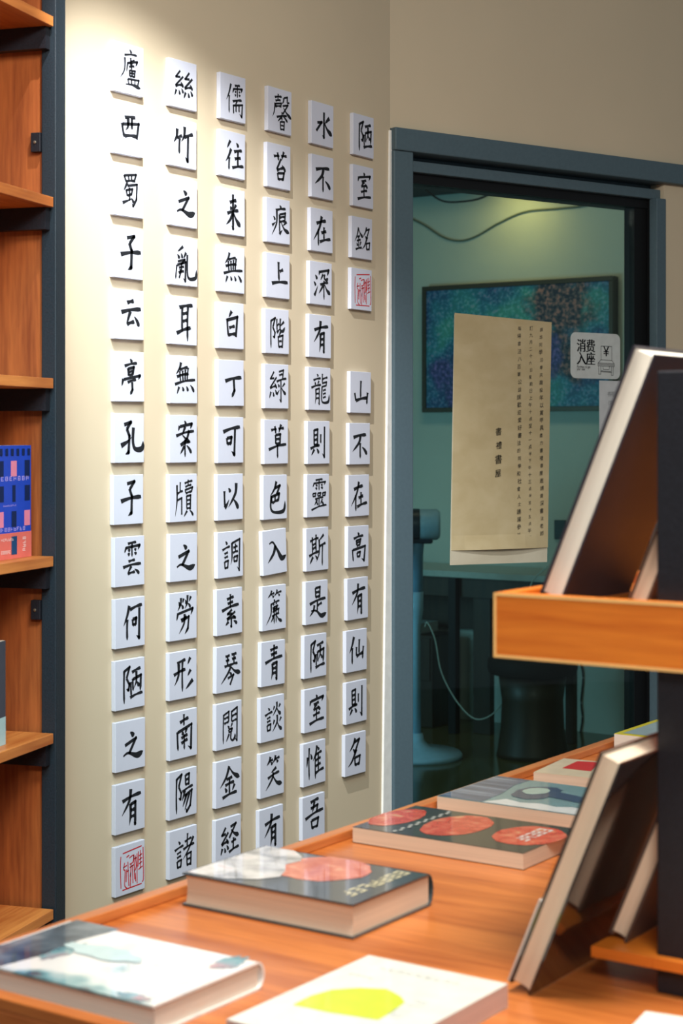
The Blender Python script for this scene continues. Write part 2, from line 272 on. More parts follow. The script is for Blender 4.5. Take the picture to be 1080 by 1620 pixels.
# character: (box in the tile: x0,y0,x1,y1 per cent, strokes)
CH = {
 '廬': ((20,10,90,84), "d46,0 56,10; h22,18 82,12; p24,24 22,58 0,84; s52,22 52,44; h54,32 72,27; p38,36 32,64; g38,38 84,29 76,42; h44,48 70,43; s58,36 56,54; tian@40,54,78,75; min@28,76,100,100"),
 '西': ((26,22,86,70), "h20,6 80,0; s4,32 16,90; z6,36 98,24 86,90; p38,6 38,40 24,60; s60,4 60,52; h18,84 86,78"),
 '蜀': ((28,12,84,78), "s12,8 26,30; z12,10 84,2 72,26; s38,8 42,24; s58,6 56,22; h26,27 74,22; p32,30 10,56; g32,40 90,32 86,78 66,100 58,90; s24,52 32,72; z24,54 62,48 56,66; h32,70 58,64; s44,44 46,86; t2,94 30,86 62,76; d54,76 70,90"),
 '子': ((24,14,92,84), "z30,6 66,0 44,22; g42,20 54,42 52,90 36,98; h0,56 100,44"),
 '云': ((24,22,90,74), "h30,8 64,0; h0,46 100,30; p46,40 26,92; h28,92 66,80; d66,60 90,98"),
 '亭': ((24,14,86,86), "d46,0 56,10; h16,20 84,11; s34,26 38,48; z34,28 66,23 60,44; h40,37 60,34; h40,47 60,43; p8,56 0,76; g10,58 100,46 90,58; h32,66 78,57; g56,64 58,86 46,100"),
 '孔': ((22,18,96,84), "z14,8 44,0 26,22; g26,20 38,42 34,92 20,98; t0,72 28,60 48,46; u56,16 54,58 62,80 82,84 98,78 100,58"),
 '雲': ((26,12,88,78), "rain@4,0,98,50; yun@2,54,100,100"),
 '何': ((26,16,90,86), "ren@0,0,42,98; h36,12 100,0; kou@46,34,72,62; g86,8 84,96 70,88"),
 '陋': ((26,16,92,88), "fu@0,0,40,100; h46,16 90,6; s50,34 52,68; g50,36 92,27 88,72; p68,14 68,42 56,60; d70,44 82,58; s40,42 42,82; h36,86 100,76"),
 '之': ((24,24,92,74), "d36,0 54,18; z10,50 64,28 30,86; n2,92 26,82 70,98 100,86"),
 '有': ((24,14,88,84), "h2,30 100,16; p46,0 38,32 0,68; yue@32,36,80,100"),
 '絲': ((18,22,88,80), "sil@0,0,52,96; sil@48,0,100,100"),
 '竹': ((20,14,84,86), "p14,10 10,34 -6,52; h12,38 42,28; s28,36 26,82; p56,0 54,26 38,46; h54,32 104,18; g76,26 74,100 60,88"),
 '亂': ((18,18,94,92), "p38,0 12,16; d10,24 20,36; d28,20 34,34; p52,16 40,34; z12,44 46,37 30,50; s8,54 2,94; g10,54 50,44 48,98 38,90; h18,62 42,57; s30,48 30,72; d20,64 26,74; h16,76 42,70; s28,72 18,92; u58,22 58,74 68,90 92,88 100,82 102,62"),
 '耳': ((26,16,84,92), "h16,8 100,0; s34,8 34,74; s70,4 68,100; h38,26 66,22; h38,46 66,42; h0,80 88,62"),
 '無': ((18,14,92,80), "p30,0 24,18 6,38; h24,24 64,15; h10,46 68,36; s24,28 28,62; s38,26 40,60; s52,22 50,58; s66,16 60,58; h0,70 100,55; p20,78 10,100; d36,78 42,92; d56,76 64,92; d76,72 94,94"),
 '案': ((22,12,90,88), "d46,0 54,10; p20,14 14,28; g22,16 86,8 78,22; p50,16 34,40; n36,40 54,50 72,58; p72,26 56,52 22,64; h2,42 98,28; h26,68 78,57; s50,52 50,100; p46,70 24,92; d58,68 84,90"),
 '牘': ((20,12,86,88), "p10,14 10,60 0,100; s28,6 28,34; h12,38 42,30; z12,56 36,50 36,96; s72,0 72,16; h52,10 96,3; h56,20 90,14; s56,26 58,36; z56,28 96,21 90,34; h58,38 90,33; mu@56,42,92,84; p66,86 48,102; d80,84 100,100"),
 '勞': ((26,10,86,88), "p26,2 24,18 6,36; d12,12 20,24; p42,4 36,16; d28,20 40,32; p66,-4 64,16 50,32; d52,8 58,20; p86,0 76,14; d68,18 84,30; p8,42 0,62; g10,44 98,33 86,50; h26,62 62,54; g28,66 74,54 68,86 50,100; p48,46 44,72 14,98"),
 '形': ((16,18,84,86), "h18,10 62,0; h0,44 62,30; p26,12 24,48 4,76; s46,6 46,98; p88,-4 74,16; p90,34 74,52; p102,66 64,92"),
 '南': ((24,8,84,84), "h22,22 74,12; s46,0 46,32; s6,46 10,98; g8,48 92,32 88,98 70,90; d34,46 40,58; p62,40 54,54; h30,66 68,58; h30,80 68,71; s48,56 48,98"),
 '陽': ((22,10,84,90), "fu@0,0,42,100; ri@52,0,86,32; h40,46 102,34; p56,44 38,70; g52,58 96,46 86,86 66,100 60,90; p66,54 42,86; p82,52 54,96"),
 '諸': ((18,14,90,84), "yan@0,16,46,100; h52,22 86,14; s66,-2 64,40; h44,44 100,33; p96,12 70,48 42,74; ri@56,56,90,98"),
 '儒': ((22,20,88,88), "ren@0,0,38,94; rain@36,0,100,46; h40,55 94,46; p66,50 56,66; s44,66 46,94; g44,68 98,60 94,100 80,90; s60,66 60,88; s78,64 78,86"),
 '往': ((22,20,92,84), "chi@0,0,40,100; d60,4 72,18; h48,36 92,27; h52,60 86,53; s70,32 70,86; h38,92 102,80"),
 '来': ((26,14,82,86), "h26,22 72,13; d28,34 38,44; p68,26 56,42; h8,56 86,43; g48,-4 48,100 38,92; p46,54 28,74 0,90; n50,50 70,72 100,92"),
 '白': ((28,18,78,74), "p48,0 26,24; s12,30 22,100; z12,36 92,22 80,100; h28,66 72,58; h24,94 78,88"),
 '丁': ((26,34,90,80), "h0,26 100,8; g52,18 56,70 40,102"),
 '可': ((20,20,86,82), "h0,20 100,2; kou@16,34,54,68; g70,10 66,100 50,88"),
 '以': ((24,22,82,74), "s4,28 8,94; t6,98 20,86 36,64; d32,16 44,34; p84,-4 78,40 32,96; d66,64 98,104"),
 '調': ((18,18,88,86), "yan@0,4,44,96; p54,10 54,60 46,80; g54,12 98,0 94,100 82,88; h62,27 86,22; s74,14 74,40; h60,43 88,38; kou@60,50,88,76"),
 '素': ((20,14,86,84), "h30,14 70,7; h34,28 66,22; s50,-2 50,42; h0,48 100,32; sib@18,46,92,100"),
 '琴': ((18,18,94,84), "wang@16,2,50,42; wang@46,-2,86,38; p50,42 34,64 0,96; n50,42 70,58 100,66; d42,60 54,70; z34,80 64,70 46,102"),
 '閲': ((24,14,84,88), "men@0,0,100,100; d34,50 44,58; p64,44 54,56; kou@36,58,66,72; p44,74 24,96; u56,72 54,88 66,95 80,88 82,76"),
 '金': ((16,14,92,82), "jin@0,0,100,100"),
 '経': ((20,18,90,80), "sil@0,4,48,100; z54,6 84,-2 48,44; n58,16 76,32 102,42; h60,62 86,54; s72,46 70,88; h46,94 102,80"),
 '馨': ((22,14,96,92), "h8,10 48,4; s28,-2 26,20; h12,20 42,15; s14,26 16,40; z14,28 46,23 42,36; h14,36 44,32; p10,26 6,50 -4,68; p60,6 58,16 50,24; z60,6 80,1 80,18; h80,20 92,15; z54,30 84,24 54,54; n58,34 76,48 104,62; h20,66 78,56; s50,48 50,74; p48,62 26,78; d56,60 82,74; ri@34,74,70,102"),
 '苔': ((26,14,84,84), "cao@4,0,100,34; z56,26 26,62; h26,66 74,54; d64,46 88,66; kou@22,66,86,100"),
 '痕': ((24,14,94,84), "d46,0 54,10; h22,18 82,9; p28,20 26,60 -2,98; d8,38 18,50; t0,68 22,56; z44,30 80,23 76,52; h46,40 76,35; h44,54 76,49; s44,30 46,92; t44,94 62,78; p88,50 66,64; n54,54 74,76 104,86"),
 '上': ((24,18,90,70), "s42,0 46,82; h50,42 72,32; h0,96 102,86"),
 '階': ((20,20,84,88), "fu@0,0,40,100; h44,26 60,18; s44,2 46,42; t44,48 66,34; p92,10 66,26; u68,0 66,36 84,42 98,28; bai@46,44,90,100"),
 '綠': ((18,14,88,84), "sil@0,4,50,92; z58,4 86,-2 80,28; h60,16 80,11; h44,36 104,25; g70,30 70,100 60,92; d52,44 60,54; t44,78 62,62; p94,40 76,54; n74,56 84,66 100,78"),
 '草': ((18,10,92,84), "cao@14,0,88,30; ri@30,30,74,64; h0,78 100,62; s50,62 50,104"),
 '色': ((24,16,90,86), "p46,-2 34,22 8,44; z36,20 68,12 48,40; s14,44 18,68; z14,48 64,38 58,60; h20,68 60,58; s38,42 38,62; u14,44 10,80 26,96 72,98 96,90 102,62"),
 '入': ((22,26,96,72), "p42,22 30,60 -2,102; n8,10 28,4 52,44 76,88 102,76"),
 '簾': ((18,10,80,86), "zhu@8,0,100,30; d48,28 54,35; h28,43 86,33; p30,42 28,72 -4,102; d44,40 48,46; p68,38 60,44; h40,55 78,47; z40,66 82,57 76,72; h36,79 84,70; s52,48 50,100; s64,46 64,98; p48,78 28,96; n66,76 80,88 104,96; h42,60 74,54"),
 '青': ((18,10,88,86), "h28,14 72,7; h32,28 68,22; s50,-2 50,42; h-2,50 100,34; yue@28,50,76,102"),
 '談': ((18,16,88,80), "yan@0,14,46,100; huo@46,-2,96,46; huo@44,44,102,102"),
 '笑': ((22,10,90,82), "zhu@8,0,86,36; p66,38 34,52; h14,68 84,53; p48,52 40,72 2,104; n46,64 70,86 102,92"),
 '水': ((20,22,92,80), "g50,-2 50,100 40,92; z8,46 36,40 2,80; p84,16 56,42; n52,38 70,64 102,86"),
 '不': ((18,28,86,84), "h2,12 92,0; p52,6 40,36 -4,72; s50,36 50,102; d64,54 98,86"),
 '在': ((14,18,88,84), "h16,26 74,13; p48,-2 34,40 -2,86; s28,46 28,104; h46,58 76,50; s62,36 62,82; h36,90 102,76"),
 '深': ((18,18,90,86), "shui@0,16,34,92; p36,4 32,20; g36,8 94,-2 84,18; p58,14 42,36; u68,14 66,28 78,33 90,26; h40,52 90,41; s64,36 64,102; p60,52 32,82; n68,50 82,68 104,82"),
 '有': ((22,14,86,88), "h2,30 100,16; p46,0 38,32 0,68; yue@32,36,80,100"),
 '龍': ((14,16,92,86), "d30,0 38,8; h10,21 52,13; d18,26 22,36; p42,22 34,34; h-2,46 54,35; yue@14,46,52,102; s62,-2 62,28; h64,16 92,9; z60,30 86,25 84,38; z58,42 84,37; u60,42 58,86 72,95 94,92 100,84 102,66; h66,55 82,50; h66,67 82,62; h66,79 82,74"),
 '則': ((14,14,80,84), "mu@14,6,54,66; h-2,72 60,60; p24,74 4,94; d40,72 54,88; s68,24 68,54; g94,-2 92,100 78,88"),
 '靈': ((20,12,88,82), "rain@2,0,98,42; kou@4,44,32,60; kou@36,43,64,59; kou@68,42,96,58; h24,67 78,60; s50,64 50,92; p38,68 20,86; d30,74 42,86; p72,66 58,84; d64,72 80,86; h0,102 100,86"),
 '斯': ((14,14,84,88), "h4,23 58,13; s18,10 20,62; s42,2 42,58; h22,35 42,30; h22,47 42,42; h-2,69 60,56; p22,72 2,94; d36,68 52,82; p92,4 62,22; p62,18 62,60 44,88; h64,41 104,31; s84,36 82,102"),
 '是': ((18,14,92,84), "ri@26,0,70,38; h0,56 96,40; s46,48 46,82; h48,63 74,55; p28,60 22,78 0,96; n8,78 40,80 70,98 102,90"),
 '室': ((20,16,88,82), "d46,0 54,10; p12,18 6,36; g14,20 94,9 84,26; h32,34 66,27; p52,32 30,50; h30,53 66,46; d58,40 74,56; s50,50 50,90; h28,73 72,64; h4,100 100,86"),
 '惟': ((14,12,90,86), "xin@0,0,34,100; p62,-2 54,24 38,44; s52,28 52,102; d66,4 74,14; h54,27 90,19; h54,45 84,38; h54,63 84,56; s70,22 70,80; h52,85 102,74"),
 '吾': ((14,12,92,80), "h28,6 74,-2; p50,4 38,42; z28,26 68,19 62,42; h-2,58 100,38; kou@24,58,78,102"),
 '銘': ((14,22,92,82), "jin@0,6,52,98; ming@46,0,102,100"),
 '山': ((18,24,86,76), "s48,-4 46,78; z4,54 12,90; h12,90 96,74; s96,50 90,104"),
 '高': ((16,16,84,86), "d44,0 54,10; h16,21 84,11; s34,26 38,44; z34,28 66,23 60,42; h40,36 60,32; h38,47 62,42; s8,58 14,98; g10,60 98,48 90,98 72,90; kou@36,64,66,88"),
 '仙': ((14,16,84,80), "ren@0,0,42,102; s70,12 68,66; s50,40 50,74; h50,76 98,64; s98,40 92,88"),
 '名': ((14,12,80,84), "ming@0,0,100,100"),
}
SEAL = ((17,11,95,91), "l10,6 92,0; l2,12 0,40 2,92; l98,4 100,80 94,92; l8,98 92,96; l18,30 14,46 20,52 18,86 28,96; l12,42 28,38; l26,48 24,80; l32,30 36,92; l38,22 56,18 54,34 40,38; l40,46 58,42; l46,38 42,96; l52,42 54,88; l58,16 62,80; l64,20 68,48 60,60; l72,16 72,92; l78,12 76,50; l80,24 94,20; l80,34 94,30; l80,44 94,40; l87,10 87,56; l78,58 96,52; l60,28 70,26; l28,54 36,52; l26,18 38,14; l44,60 42,70; l64,64 66,86")

def parse(spec, box=(0, 0, 100, 100)):
    out = []; x0, y0, x1, y1 = box
    for s in spec.split(';'):
        s = s.strip()
        if not s: continue
        if '@' in s:
            n, b = s.split('@'); a = [float(v) for v in b.split(',')]
            sub = (x0 + a[0]*(x1-x0)/100, y0 + a[1]*(y1-y0)/100, x0 + a[2]*(x1-x0)/100, y0 + a[3]*(y1-y0)/100)
            out += parse(COMP[n], sub)
        else:
            pts = [tuple(float(v) for v in q.split(',')) for q in s[1:].split()]
            out.append((s[0], [(x0 + p[0]*(x1-x0)/100, y0 + p[1]*(y1-y0)/100) for p in pts]))
    return out
def prof(k, t):
    P = PROF[k]
    for (a, va), (b, vb) in zip(P, P[1:]):
        if t <= b: return va + (vb - va) * (t - a) / (b - a)
    return P[-1][1]
def brush(mb, strokes, W, H, wid, off, rnd):
    """strokes in per cent of a W x H tile -> flat ink polygons facing +X (u -> +Y, v -> -Z)"""
    def put(poly, m=0): mb.face([(off, (u/100-.5)*W, (.5-v/100)*H) for u, v in poly], m)
    for k, pts in strokes:
        # work in square units so that widths are even
        P = [Vector((p[0]*W, p[1]*H, 0)) for p in pts]
        if k in 'hsd' and len(P) == 2:
            d = P[1] - P[0]; nrm = Vector((-d.y, d.x, 0)); bow = {'h': -.035, 's': .015, 'd': -.06}[k]
            P = [P[0], (P[0]+P[1])/2 + nrm*bow, P[1]]
        if k in 'zg':
            S = []
            for a, b in zip(P, P[1:]):
                n = 7
                S += [a + (b-a)*(j/n) for j in range(n)]
            S.append(P[-1])
        elif k == 'l' or len(P) > 2: S = smooth_path(P, 8)
        else: S = [P[0] + (P[1]-P[0])*(j/8) for j in range(9)]
        L = [0]
        for a, b in zip(S, S[1:]): L.append(L[-1] + (b-a).length)
        if L[-1] < 1e-6: continue
        ws = wid * 100 * W * (.92 + .16*rnd.random())
        if k == 'd': ws *= .95
        if k == 's': ws *= .92
        lw, rw = [], []
        for i, p in enumerate(S):
            t = (S[min(i+1, len(S)-1)] - S[max(i-1, 0)]); t.normalize()
            nn = Vector((-t.y, t.x, 0)); w = .5 * ws * prof(k, L[i]/L[-1])
            if k == 'h': nn = (nn + Vector((.45, .25, 0))*(.5 if i in (0, len(S)-1) else 0)).normalized()
            lw.append(p + nn*w); rw.append(p - nn*w)
        for i in range(len(S)-1):
            q = [lw[i], lw[i+1], rw[i+1], rw[i]]
            put([(a.x/W, a.y/H) for a in q])
        if k in 'zg':   # press of the brush at each corner
            for c in P[1:-1]:
                r = .55*ws; put([((c.x + r*math.cos(a*math.pi/4+.4))/W, (c.y + r*.95*math.sin(a*math.pi/4+.4))/H) for a in range(8)])

# typeset characters (built-in font) for printed and small handwritten text
_glyph = {}
def glyph(ch):
    if ch not in _glyph:
        cu = bpy.data.curves.new('glyph', 'FONT'); cu.body = ch; cu.size = 1; cu.resolution_u = 2
        o = bpy.data.objects.new('glyph', cu); COL.objects.link(o); bpy.context.view_layer.update()
        me = bpy.data.meshes.new_from_object(o.evaluated_get(bpy.context.evaluated_depsgraph_get()))
        _glyph[ch] = ([tuple(v.co[:2]) for v in me.vertices], [tuple(p.vertices) for p in me.polygons])
        bpy.data.objects.remove(o); bpy.data.curves.remove(cu); bpy.data.meshes.remove(me)
    return _glyph[ch]
def put_text(mb, ch, fn, size, slant=0, rise=0, bold=0, m=0):
    """fn maps local (u right, v up) metres to 3-D; u,v from the lower left of the glyph cell"""
    V, Fc = glyph(ch)
    for du in ((0,) if not bold else (-bold, 0, bold)):
        i = len(mb.v)
        mb.v += [tuple(fn(((x + slant*y) + du)*size, (y + rise*x)*size)) for x, y in V]
        mb.f += [tuple(i + k for k in f) for f in Fc]; mb.m += [m]*len(Fc)

# ================================================================== THE SETTING
XW = -2.33                                            # the wall with the tiles: plane x = XW
CORN = Vector((XW, 3.606, 0))                         # corner between the tile wall and the glazed wall
TB = math.radians(20.1)                               # the glazed wall turns 20 degrees to the right
BD = Vector((math.sin(TB), math.cos(TB), 0)); BN = Vector((BD.y, -BD.x, 0))
MBW = frame_matrix(CORN, BD, BN, (0, 0, 1))            # local: x along glazed wall, y towards the viewer, z up
def on_glazing(px, py, off=0):
    r = (px - CX) / F_PX
    Z = (CORN.dot(BN) + off) / ((r*CA - SA)*BN.x + (r*SA + CA)*BN.y)
    P = world_pt(r*Z, Z, EYE - (py - HY)/F_PX*Z); q = P - CORN
    return q.dot(BD), P.z
YB = 7.10                                             # back wall of the office
TOPZ = 3.0
def struct(o): return tag(o, kind='structure')

m = MB(); m.box((XW - .12, 2.37, 0), (XW, 3.606, TOPZ)); struct(m.build('wall_left', M_WALL))
S0, S1, DH = .062, .955, 2.03                          # opening of the glazed door along the wall
m = MB()
m.box((-.0, -.10, 2.135), (3.72, 0, TOPZ), MBW); m.box((.975, -.10, 0), (3.72, 0, 2.135), MBW)
struct(m.build('wall_right', M_WALL))
m = MB(); m.box((-5.7, YB, 0), (-1.0, YB + .1, TOPZ)); struct(m.build('wall_rear', M_WALLO))
m = MB(); m.box((-5.7, 3.50, 0), (-5.6, YB, TOPZ)); m.box((-5.6, 3.50, 0), (XW - .12, 3.60, TOPZ)); struct(m.build('wall_side', M_WALLO))
m = MB(); m.prism([(-5.7, 3.5), (XW - .12, 3.5), (XW - .05, 3.62), (-1.0, YB + .1), (-5.7, YB + .1)], -.05, .0); struct(m.build('floor_office', M_FLOORO))
m = MB(); m.prism([(-5.7, -1.2), (2.2, -1.2), (2.2, YB + .1), (-5.7, YB + .1)], -.12, -.05); struct(m.build('floor_base', M_FLOOR))
m = MB(); m.prism([(-3.0, -1.2), (2.2, -1.2), (2.2, YB), (-1.0, YB), (XW, 3.606), (XW, 2.37), (-3.0, 2.37)], -.05, 0); struct(m.build('floor', M_FLOOR))
m = MB(); m.prism([(-5.6, 3.6), (XW - .06, 3.6), (-1.06, YB), (-5.6, YB)], 2.74, 2.80); struct(m.build('ceiling', M_CEIL))
m = MB(); m.box((-5.6, 6.72, 2.53), (-1.3, YB, 2.74)); struct(m.build('trim_2', plain('dark_beam_paint', (40, 52, 56), .8)))
# uneven white strip of plaster where the tile wall meets the door frame
zt, zb = 2.128, 0.0
m = MB()
yt0, yb0 = on_x(614.5, 230, XW).y, on_x(603.5, 1280, XW).y
i = len(m.v)
for z, y0 in ((zb, yb0 - .01), (zt, yt0)):
    m.v += [(XW, y0, z), (XW + .006, y0, z), (XW + .006, 3.606, z), (XW, 3.606, z)]
m.f += [(3,2,1,0), (4,5,6,7), (0,1,5,4), (1,2,6,5), (2,3,7,6), (3,0,4,7)]; m.m += [0]*6
struct(m.build('trim_1', M_TRIMW))

# glazed sliding door with its grey frame
door = thing('door_1', None, None); tag(door, kind='structure')
door.matrix_world = MBW
def part(mb, name, mat, parent, bevel=0, smooth=False): return mb.build(name, mat, parent, bevel, smooth)
m = MB(); m.box((.0, -.10, 2.078), (3.3, .022, 2.135)); part(m, 'frame_header', M_FRAME, door, .003)
m = MB(); m.box((.0, -.10, 0), (.062, .016, 2.078)); part(m, 'frame_jamb', M_FRAME, door, .003)
m = MB(); m.box((.062, -.10, 2.034), (.974, -.012, 2.062)); m.box((.062, -.10, 2.062), (.974, -.05, 2.078)); part(m, 'sliding_track', M_FRAME, door, .002)
m = MB(); m.box((.062, -.098, 2.008), (.94, -.03, 2.034)); part(m, 'top_rail', M_DARKF, door)
SG, SL, SJ = on_glazing(1003, 600, -.035)[0], on_glazing(1026, 600, -.040)[0], on_glazing(1038, 600, .006)[0]
m = MB(); m.box((SJ, -.022, 0), (.976, .008, 2.034)); part(m, 'frame_jamb', M_FRAME, door, .002)
m = MB(); m.box((SG, -.075, 0), (SG + .045, -.035, 2.008)); m.box((SG + .046, -.10, 0), (.974, -.0425, 2.034)); m.box((SJ + .002, -.0425, 0), (.974, -.0225, 2.034)); part(m, 'door_stile', M_DARKF, door)
m = MB(); m.box((SL, -.0424, 0), (SL + .005, -.036, 2.008)); part(m, 'seal_strip', plain('grey_seal', (170, 176, 166), .5), door)
m = MB(); m.box((.062, -.045, .0), (SG, -.037, 2.008)); part(m, 'glass_pane', M_GLASS, door)
GOFF = -.0365                                          # just in front of the pane

# ================================================================== TILES WITH CALLIGRAPHY
TW, TH, TT = .0900, .1005, .0105
tile_me = None
COLS = [
 ("廬西蜀子云亭孔子雲何陋之有#", (173, 64), (176.5, 1340), 'leftmost column'),
 ("絲竹之亂耳無案牘之勞形南陽諸", (262, 91.5), (262, 1316), 'second column from left'),
 ("儒往来無白丁可以調素琴閲金経", (342, 114), (334.5, 1298), 'third column from left'),
 ("馨苔痕上階綠草色入簾青談笑有", (418, 137), (404, 1282), 'fourth column from left'),
 ("水不在深有龍則靈斯是陋室惟吾", (487, 159), (472.5, 1262), 'fifth column from left'),
 ("陋室銘# 山不在高有仙則名", (553, 178), (540, 1163), 'rightmost column'),
]
ORD = ['top', 'second', 'third', 'fourth', 'fifth', 'sixth', 'seventh', 'eighth', 'ninth', 'tenth', 'eleventh', 'twelfth', 'thirteenth', 'bottom']
rnd = random.Random(3)
for text, a, b, where in COLS:
    pa, pb = on_x(a[0], a[1], XW), on_x(b[0], b[1], XW); n = len(text); cnt = 0
    for i, ch in enumerate(text):
        if ch == ' ': continue
        t = i / (n - 1); p = pa.lerp(pb, t)
        rot = rnd.gauss(0, .006)
        if ch == '入': rot = .05
        cy, cz = p.y + TW/2 + rnd.gauss(0, .0008), p.z - TH/2 + rnd.gauss(0, .0006)
        if tile_me is None:
            mb = MB(); mb.box((0, -TW/2, -TH/2), (TT, TW/2, TH/2)); o = mb.build('calligraphy_tile', M_TILE, None, .0008); tile_me = o.data
        else:
            o = bpy.data.objects.new('calligraphy_tile', tile_me); COL.objects.link(o)
            bv = o.modifiers.new('bevel', 'BEVEL'); bv.width = .0008; bv.segments = 2
        o.location = (XW + .0002, cy, cz); o.rotation_euler = (rot, 0, 0)
        nth = 'bottom' if i == n - 1 else (ORD[cnt] if cnt else 'top')
        pos = f'{nth} of the {where}' if nth in ('top', 'bottom') else f'{nth} down the {where}'
        if ch == '#':
            tag(o, f'white square tile printed with a red square seal, {pos}', 'wall tile', 'calligraphy tiles on the cream wall')
            box, spec = SEAL
            mb = MB(); brush(mb, parse(spec, box), TW, TH, .075, TT + .0003, rnd)
            mb.build('seal_print', M_RED, o)
        else:
            tag(o, f'white square tile with black brush character {ch}, {pos}', 'wall tile', 'calligraphy tiles on the cream wall')
            box, spec = CH[ch]; st = parse(spec, box)
            wid = max(.056, min(.092, .104 - .0029*len(st)))
            mb = MB(); brush(mb, st, TW, TH, wid, TT + .0003, rnd)
            mb.build('ink_character', M_INK, o)
        cnt += 1

# ================================================================== BOOKCASE AT THE LEFT
ANG = math.radians(17.2)
SD = Vector((math.sin(ANG), -math.cos(ANG), 0))        # along the front, towards the viewer
SI = Vector((-math.cos(ANG), -math.sin(ANG), 0))       # into the case
FR = Vector((-2.238, 2.344, 0))
MS = frame_matrix(FR, SD, SI, (0, 0, 1))
case = thing('bookcase', 'tall steel framed bookcase with orange wood shelves at the left edge', 'bookcase')
case.matrix_world = MS
CW, CDP = .92, .26
for x in (0, CW):
    for y in (0, CDP - .03):
        m = MB(); m.box((x, y, 0), (x + .04, y + .03, 2.5)); m.build('steel_post', M_STEEL, case, .002)
m = MB(); m.box((.014, .0305, .05), (.032, CDP - .0305, 2.48)); m.build('end_panel', M_PANEL, case)
m = MB(); m.box((.041, CDP - .012, .05), (CW - .001, CDP - .002, 2.48)); m.build('back_panel', M_PANEL, case)
SHZ = [2.136, 1.802, 1.467, 1.138, .8105, .485]
for z in SHZ:
    m = MB(); m.box((.046, .002, z - .019), (CW - .004, CDP - .034, z)); m.build('shelf_board', M_SHELF, case, .0012)
    m = MB(); m.box((.0405, .012, z - .060), (.058, CDP - .032, z - .0195)); m.box((.058, CDP - .045, z - .055), (CW - .002, CDP - .03, z - .0195))
    m.build('shelf_beam', M_BLACK, case)
for z in (1.36 + (690 - 225)/2700*3.17, 1.36 - (965 - 690)/2700*3.17):
    m = MB(); m.box((.032, .0305, z - .018), (.044, .050, z + .018)); br = m.build('bracket', M_BLACK, case, .001)
    m = MB(); m.lathe([(.0028, 0), (.0028, .0015), (.0012, .002)], 10, Matrix.Translation((.044, .041, z)) @ Matrix.Rotation(math.pi/2, 4, 'Y'))
    m.build('screw', plain('screw_metal', (170, 160, 140), .3, metal=.8), br)

# ================================================================== BOOKS
def book(name, label, w, h, t, o, ex, ey, cover, pages=None, hard=True, group=None, cat='book'):
    """local: x spine -> fore-edge, y tail -> head, z back -> front cover; o = spine/tail/back corner"""
    ex, ey = Vector(ex).normalized(), Vector(ey).normalized(); ez = ex.cross(ey)
    root = thing(name, label, cat, group=group); root.matrix_world = frame_matrix(Vector(o), ex, ey, ez)
    ct = .0026 if hard else .0007; ov = .0032 if hard else 0
    r = min(t*.42, .012) if hard else .0008
    outer, inner = [(w, 0), (r, 0)], [(w, ct), (r, ct)]
    for k in range(1, 8):
        a = math.pi*(k/8); sx = (r if hard else .0008)
        outer.append((r - sx*math.sin(a)*(1.0), t/2 - t/2*math.cos(a))); inner.append((r - (sx - ct*.8)*math.sin(a), t/2 - (t/2 - ct)*math.cos(a)))
    outer += [(r, t), (w, t)]; inner += [(r, t - ct), (w, t - ct)]
    m = MB(); n = len(outer)
    for y in (0, h):
        m.v += [(p[0], y, p[1]) for p in outer] + [(p[0], y, p[1]) for p in inner]
    for k in range(n - 1):
        A, B = k, k + 1
        m.f += [(A, B, 2*n+B, 2*n+A), (n+B, n+A, 3*n+A, 3*n+B), (B, A, n+A, n+B), (2*n+A, 2*n+B, 3*n+B, 3*n+A)]
    m.f += [(0, 2*n, 3*n, n), (n-1, 2*n-1, 4*n-1, 3*n-1)]; m.m = [0]*len(m.f)
    cv = m.build('cover', cover, root)
    m = MB(); g = .0002
    x1 = w - ov
    if hard:   # slightly hollow fore-edge
        pr = [(r*.6, ct+g)] + [(x1 - .0025*math.sin(math.pi*k/6), ct + g + (t-2*ct-2*g)*k/6) for k in range(7)] + [(r*.6, t-ct-g)]
    else:
        pr = [(.0009, ct+g), (x1, ct+g), (x1, t-ct-g), (.0009, t-ct-g)]
    MM = Matrix(((1,0,0,0), (0,0,1,0), (0,1,0,0), (0,0,0,1)))
    m.prism([(p[0], p[1]) for p in pr], ov, h - ov, M=MM); pg = m.build('page_block', pages or M_PAGE, root)
    root['_t'] = t
    return root, cv
def book_in(grp, *a, **k):
    r, c = book(*a, group=grp, **k)
    return r, c
def art(root_cover, root, name, polys, mat, dz=.0003):
    """printed shapes lying on the front cover: polygons in the cover's own x,y"""
    t = root['_t']
    if 'lettering' in name or 'title' in name:
        m = MB()
        for P in polys: m.face([(p[0], p[1], t + dz) for p in P])
        return m.build(name, mat, root_cover)
    for n, P in enumerate(polys):
        m = MB(); m.face([(p[0], p[1], t + dz + n*.0001) for p in P]); m.build(name, mat, root_cover)
def art_back(root_cover, name, polys, mat, dz=.0003):
    m = MB()
    for P in polys: m.face([(p[0], p[1], -dz) for p in reversed(P)])
    return m.build(name, mat, root_cover)
def ell(cx, cy, rx, ry, n=26, wob=.0, rot=0, seed=1):
    q = random.Random(seed); out = []
    for k in range(n):
        a = 2*math.pi*k/n; f = 1 + wob*(q.random() - .5)
        x, y = rx*f*math.cos(a), ry*f*math.sin(a)
        out.append((cx + x*math.cos(rot) - y*math.sin(rot), cy + x*math.sin(rot) + y*math.cos(rot)))
    return out
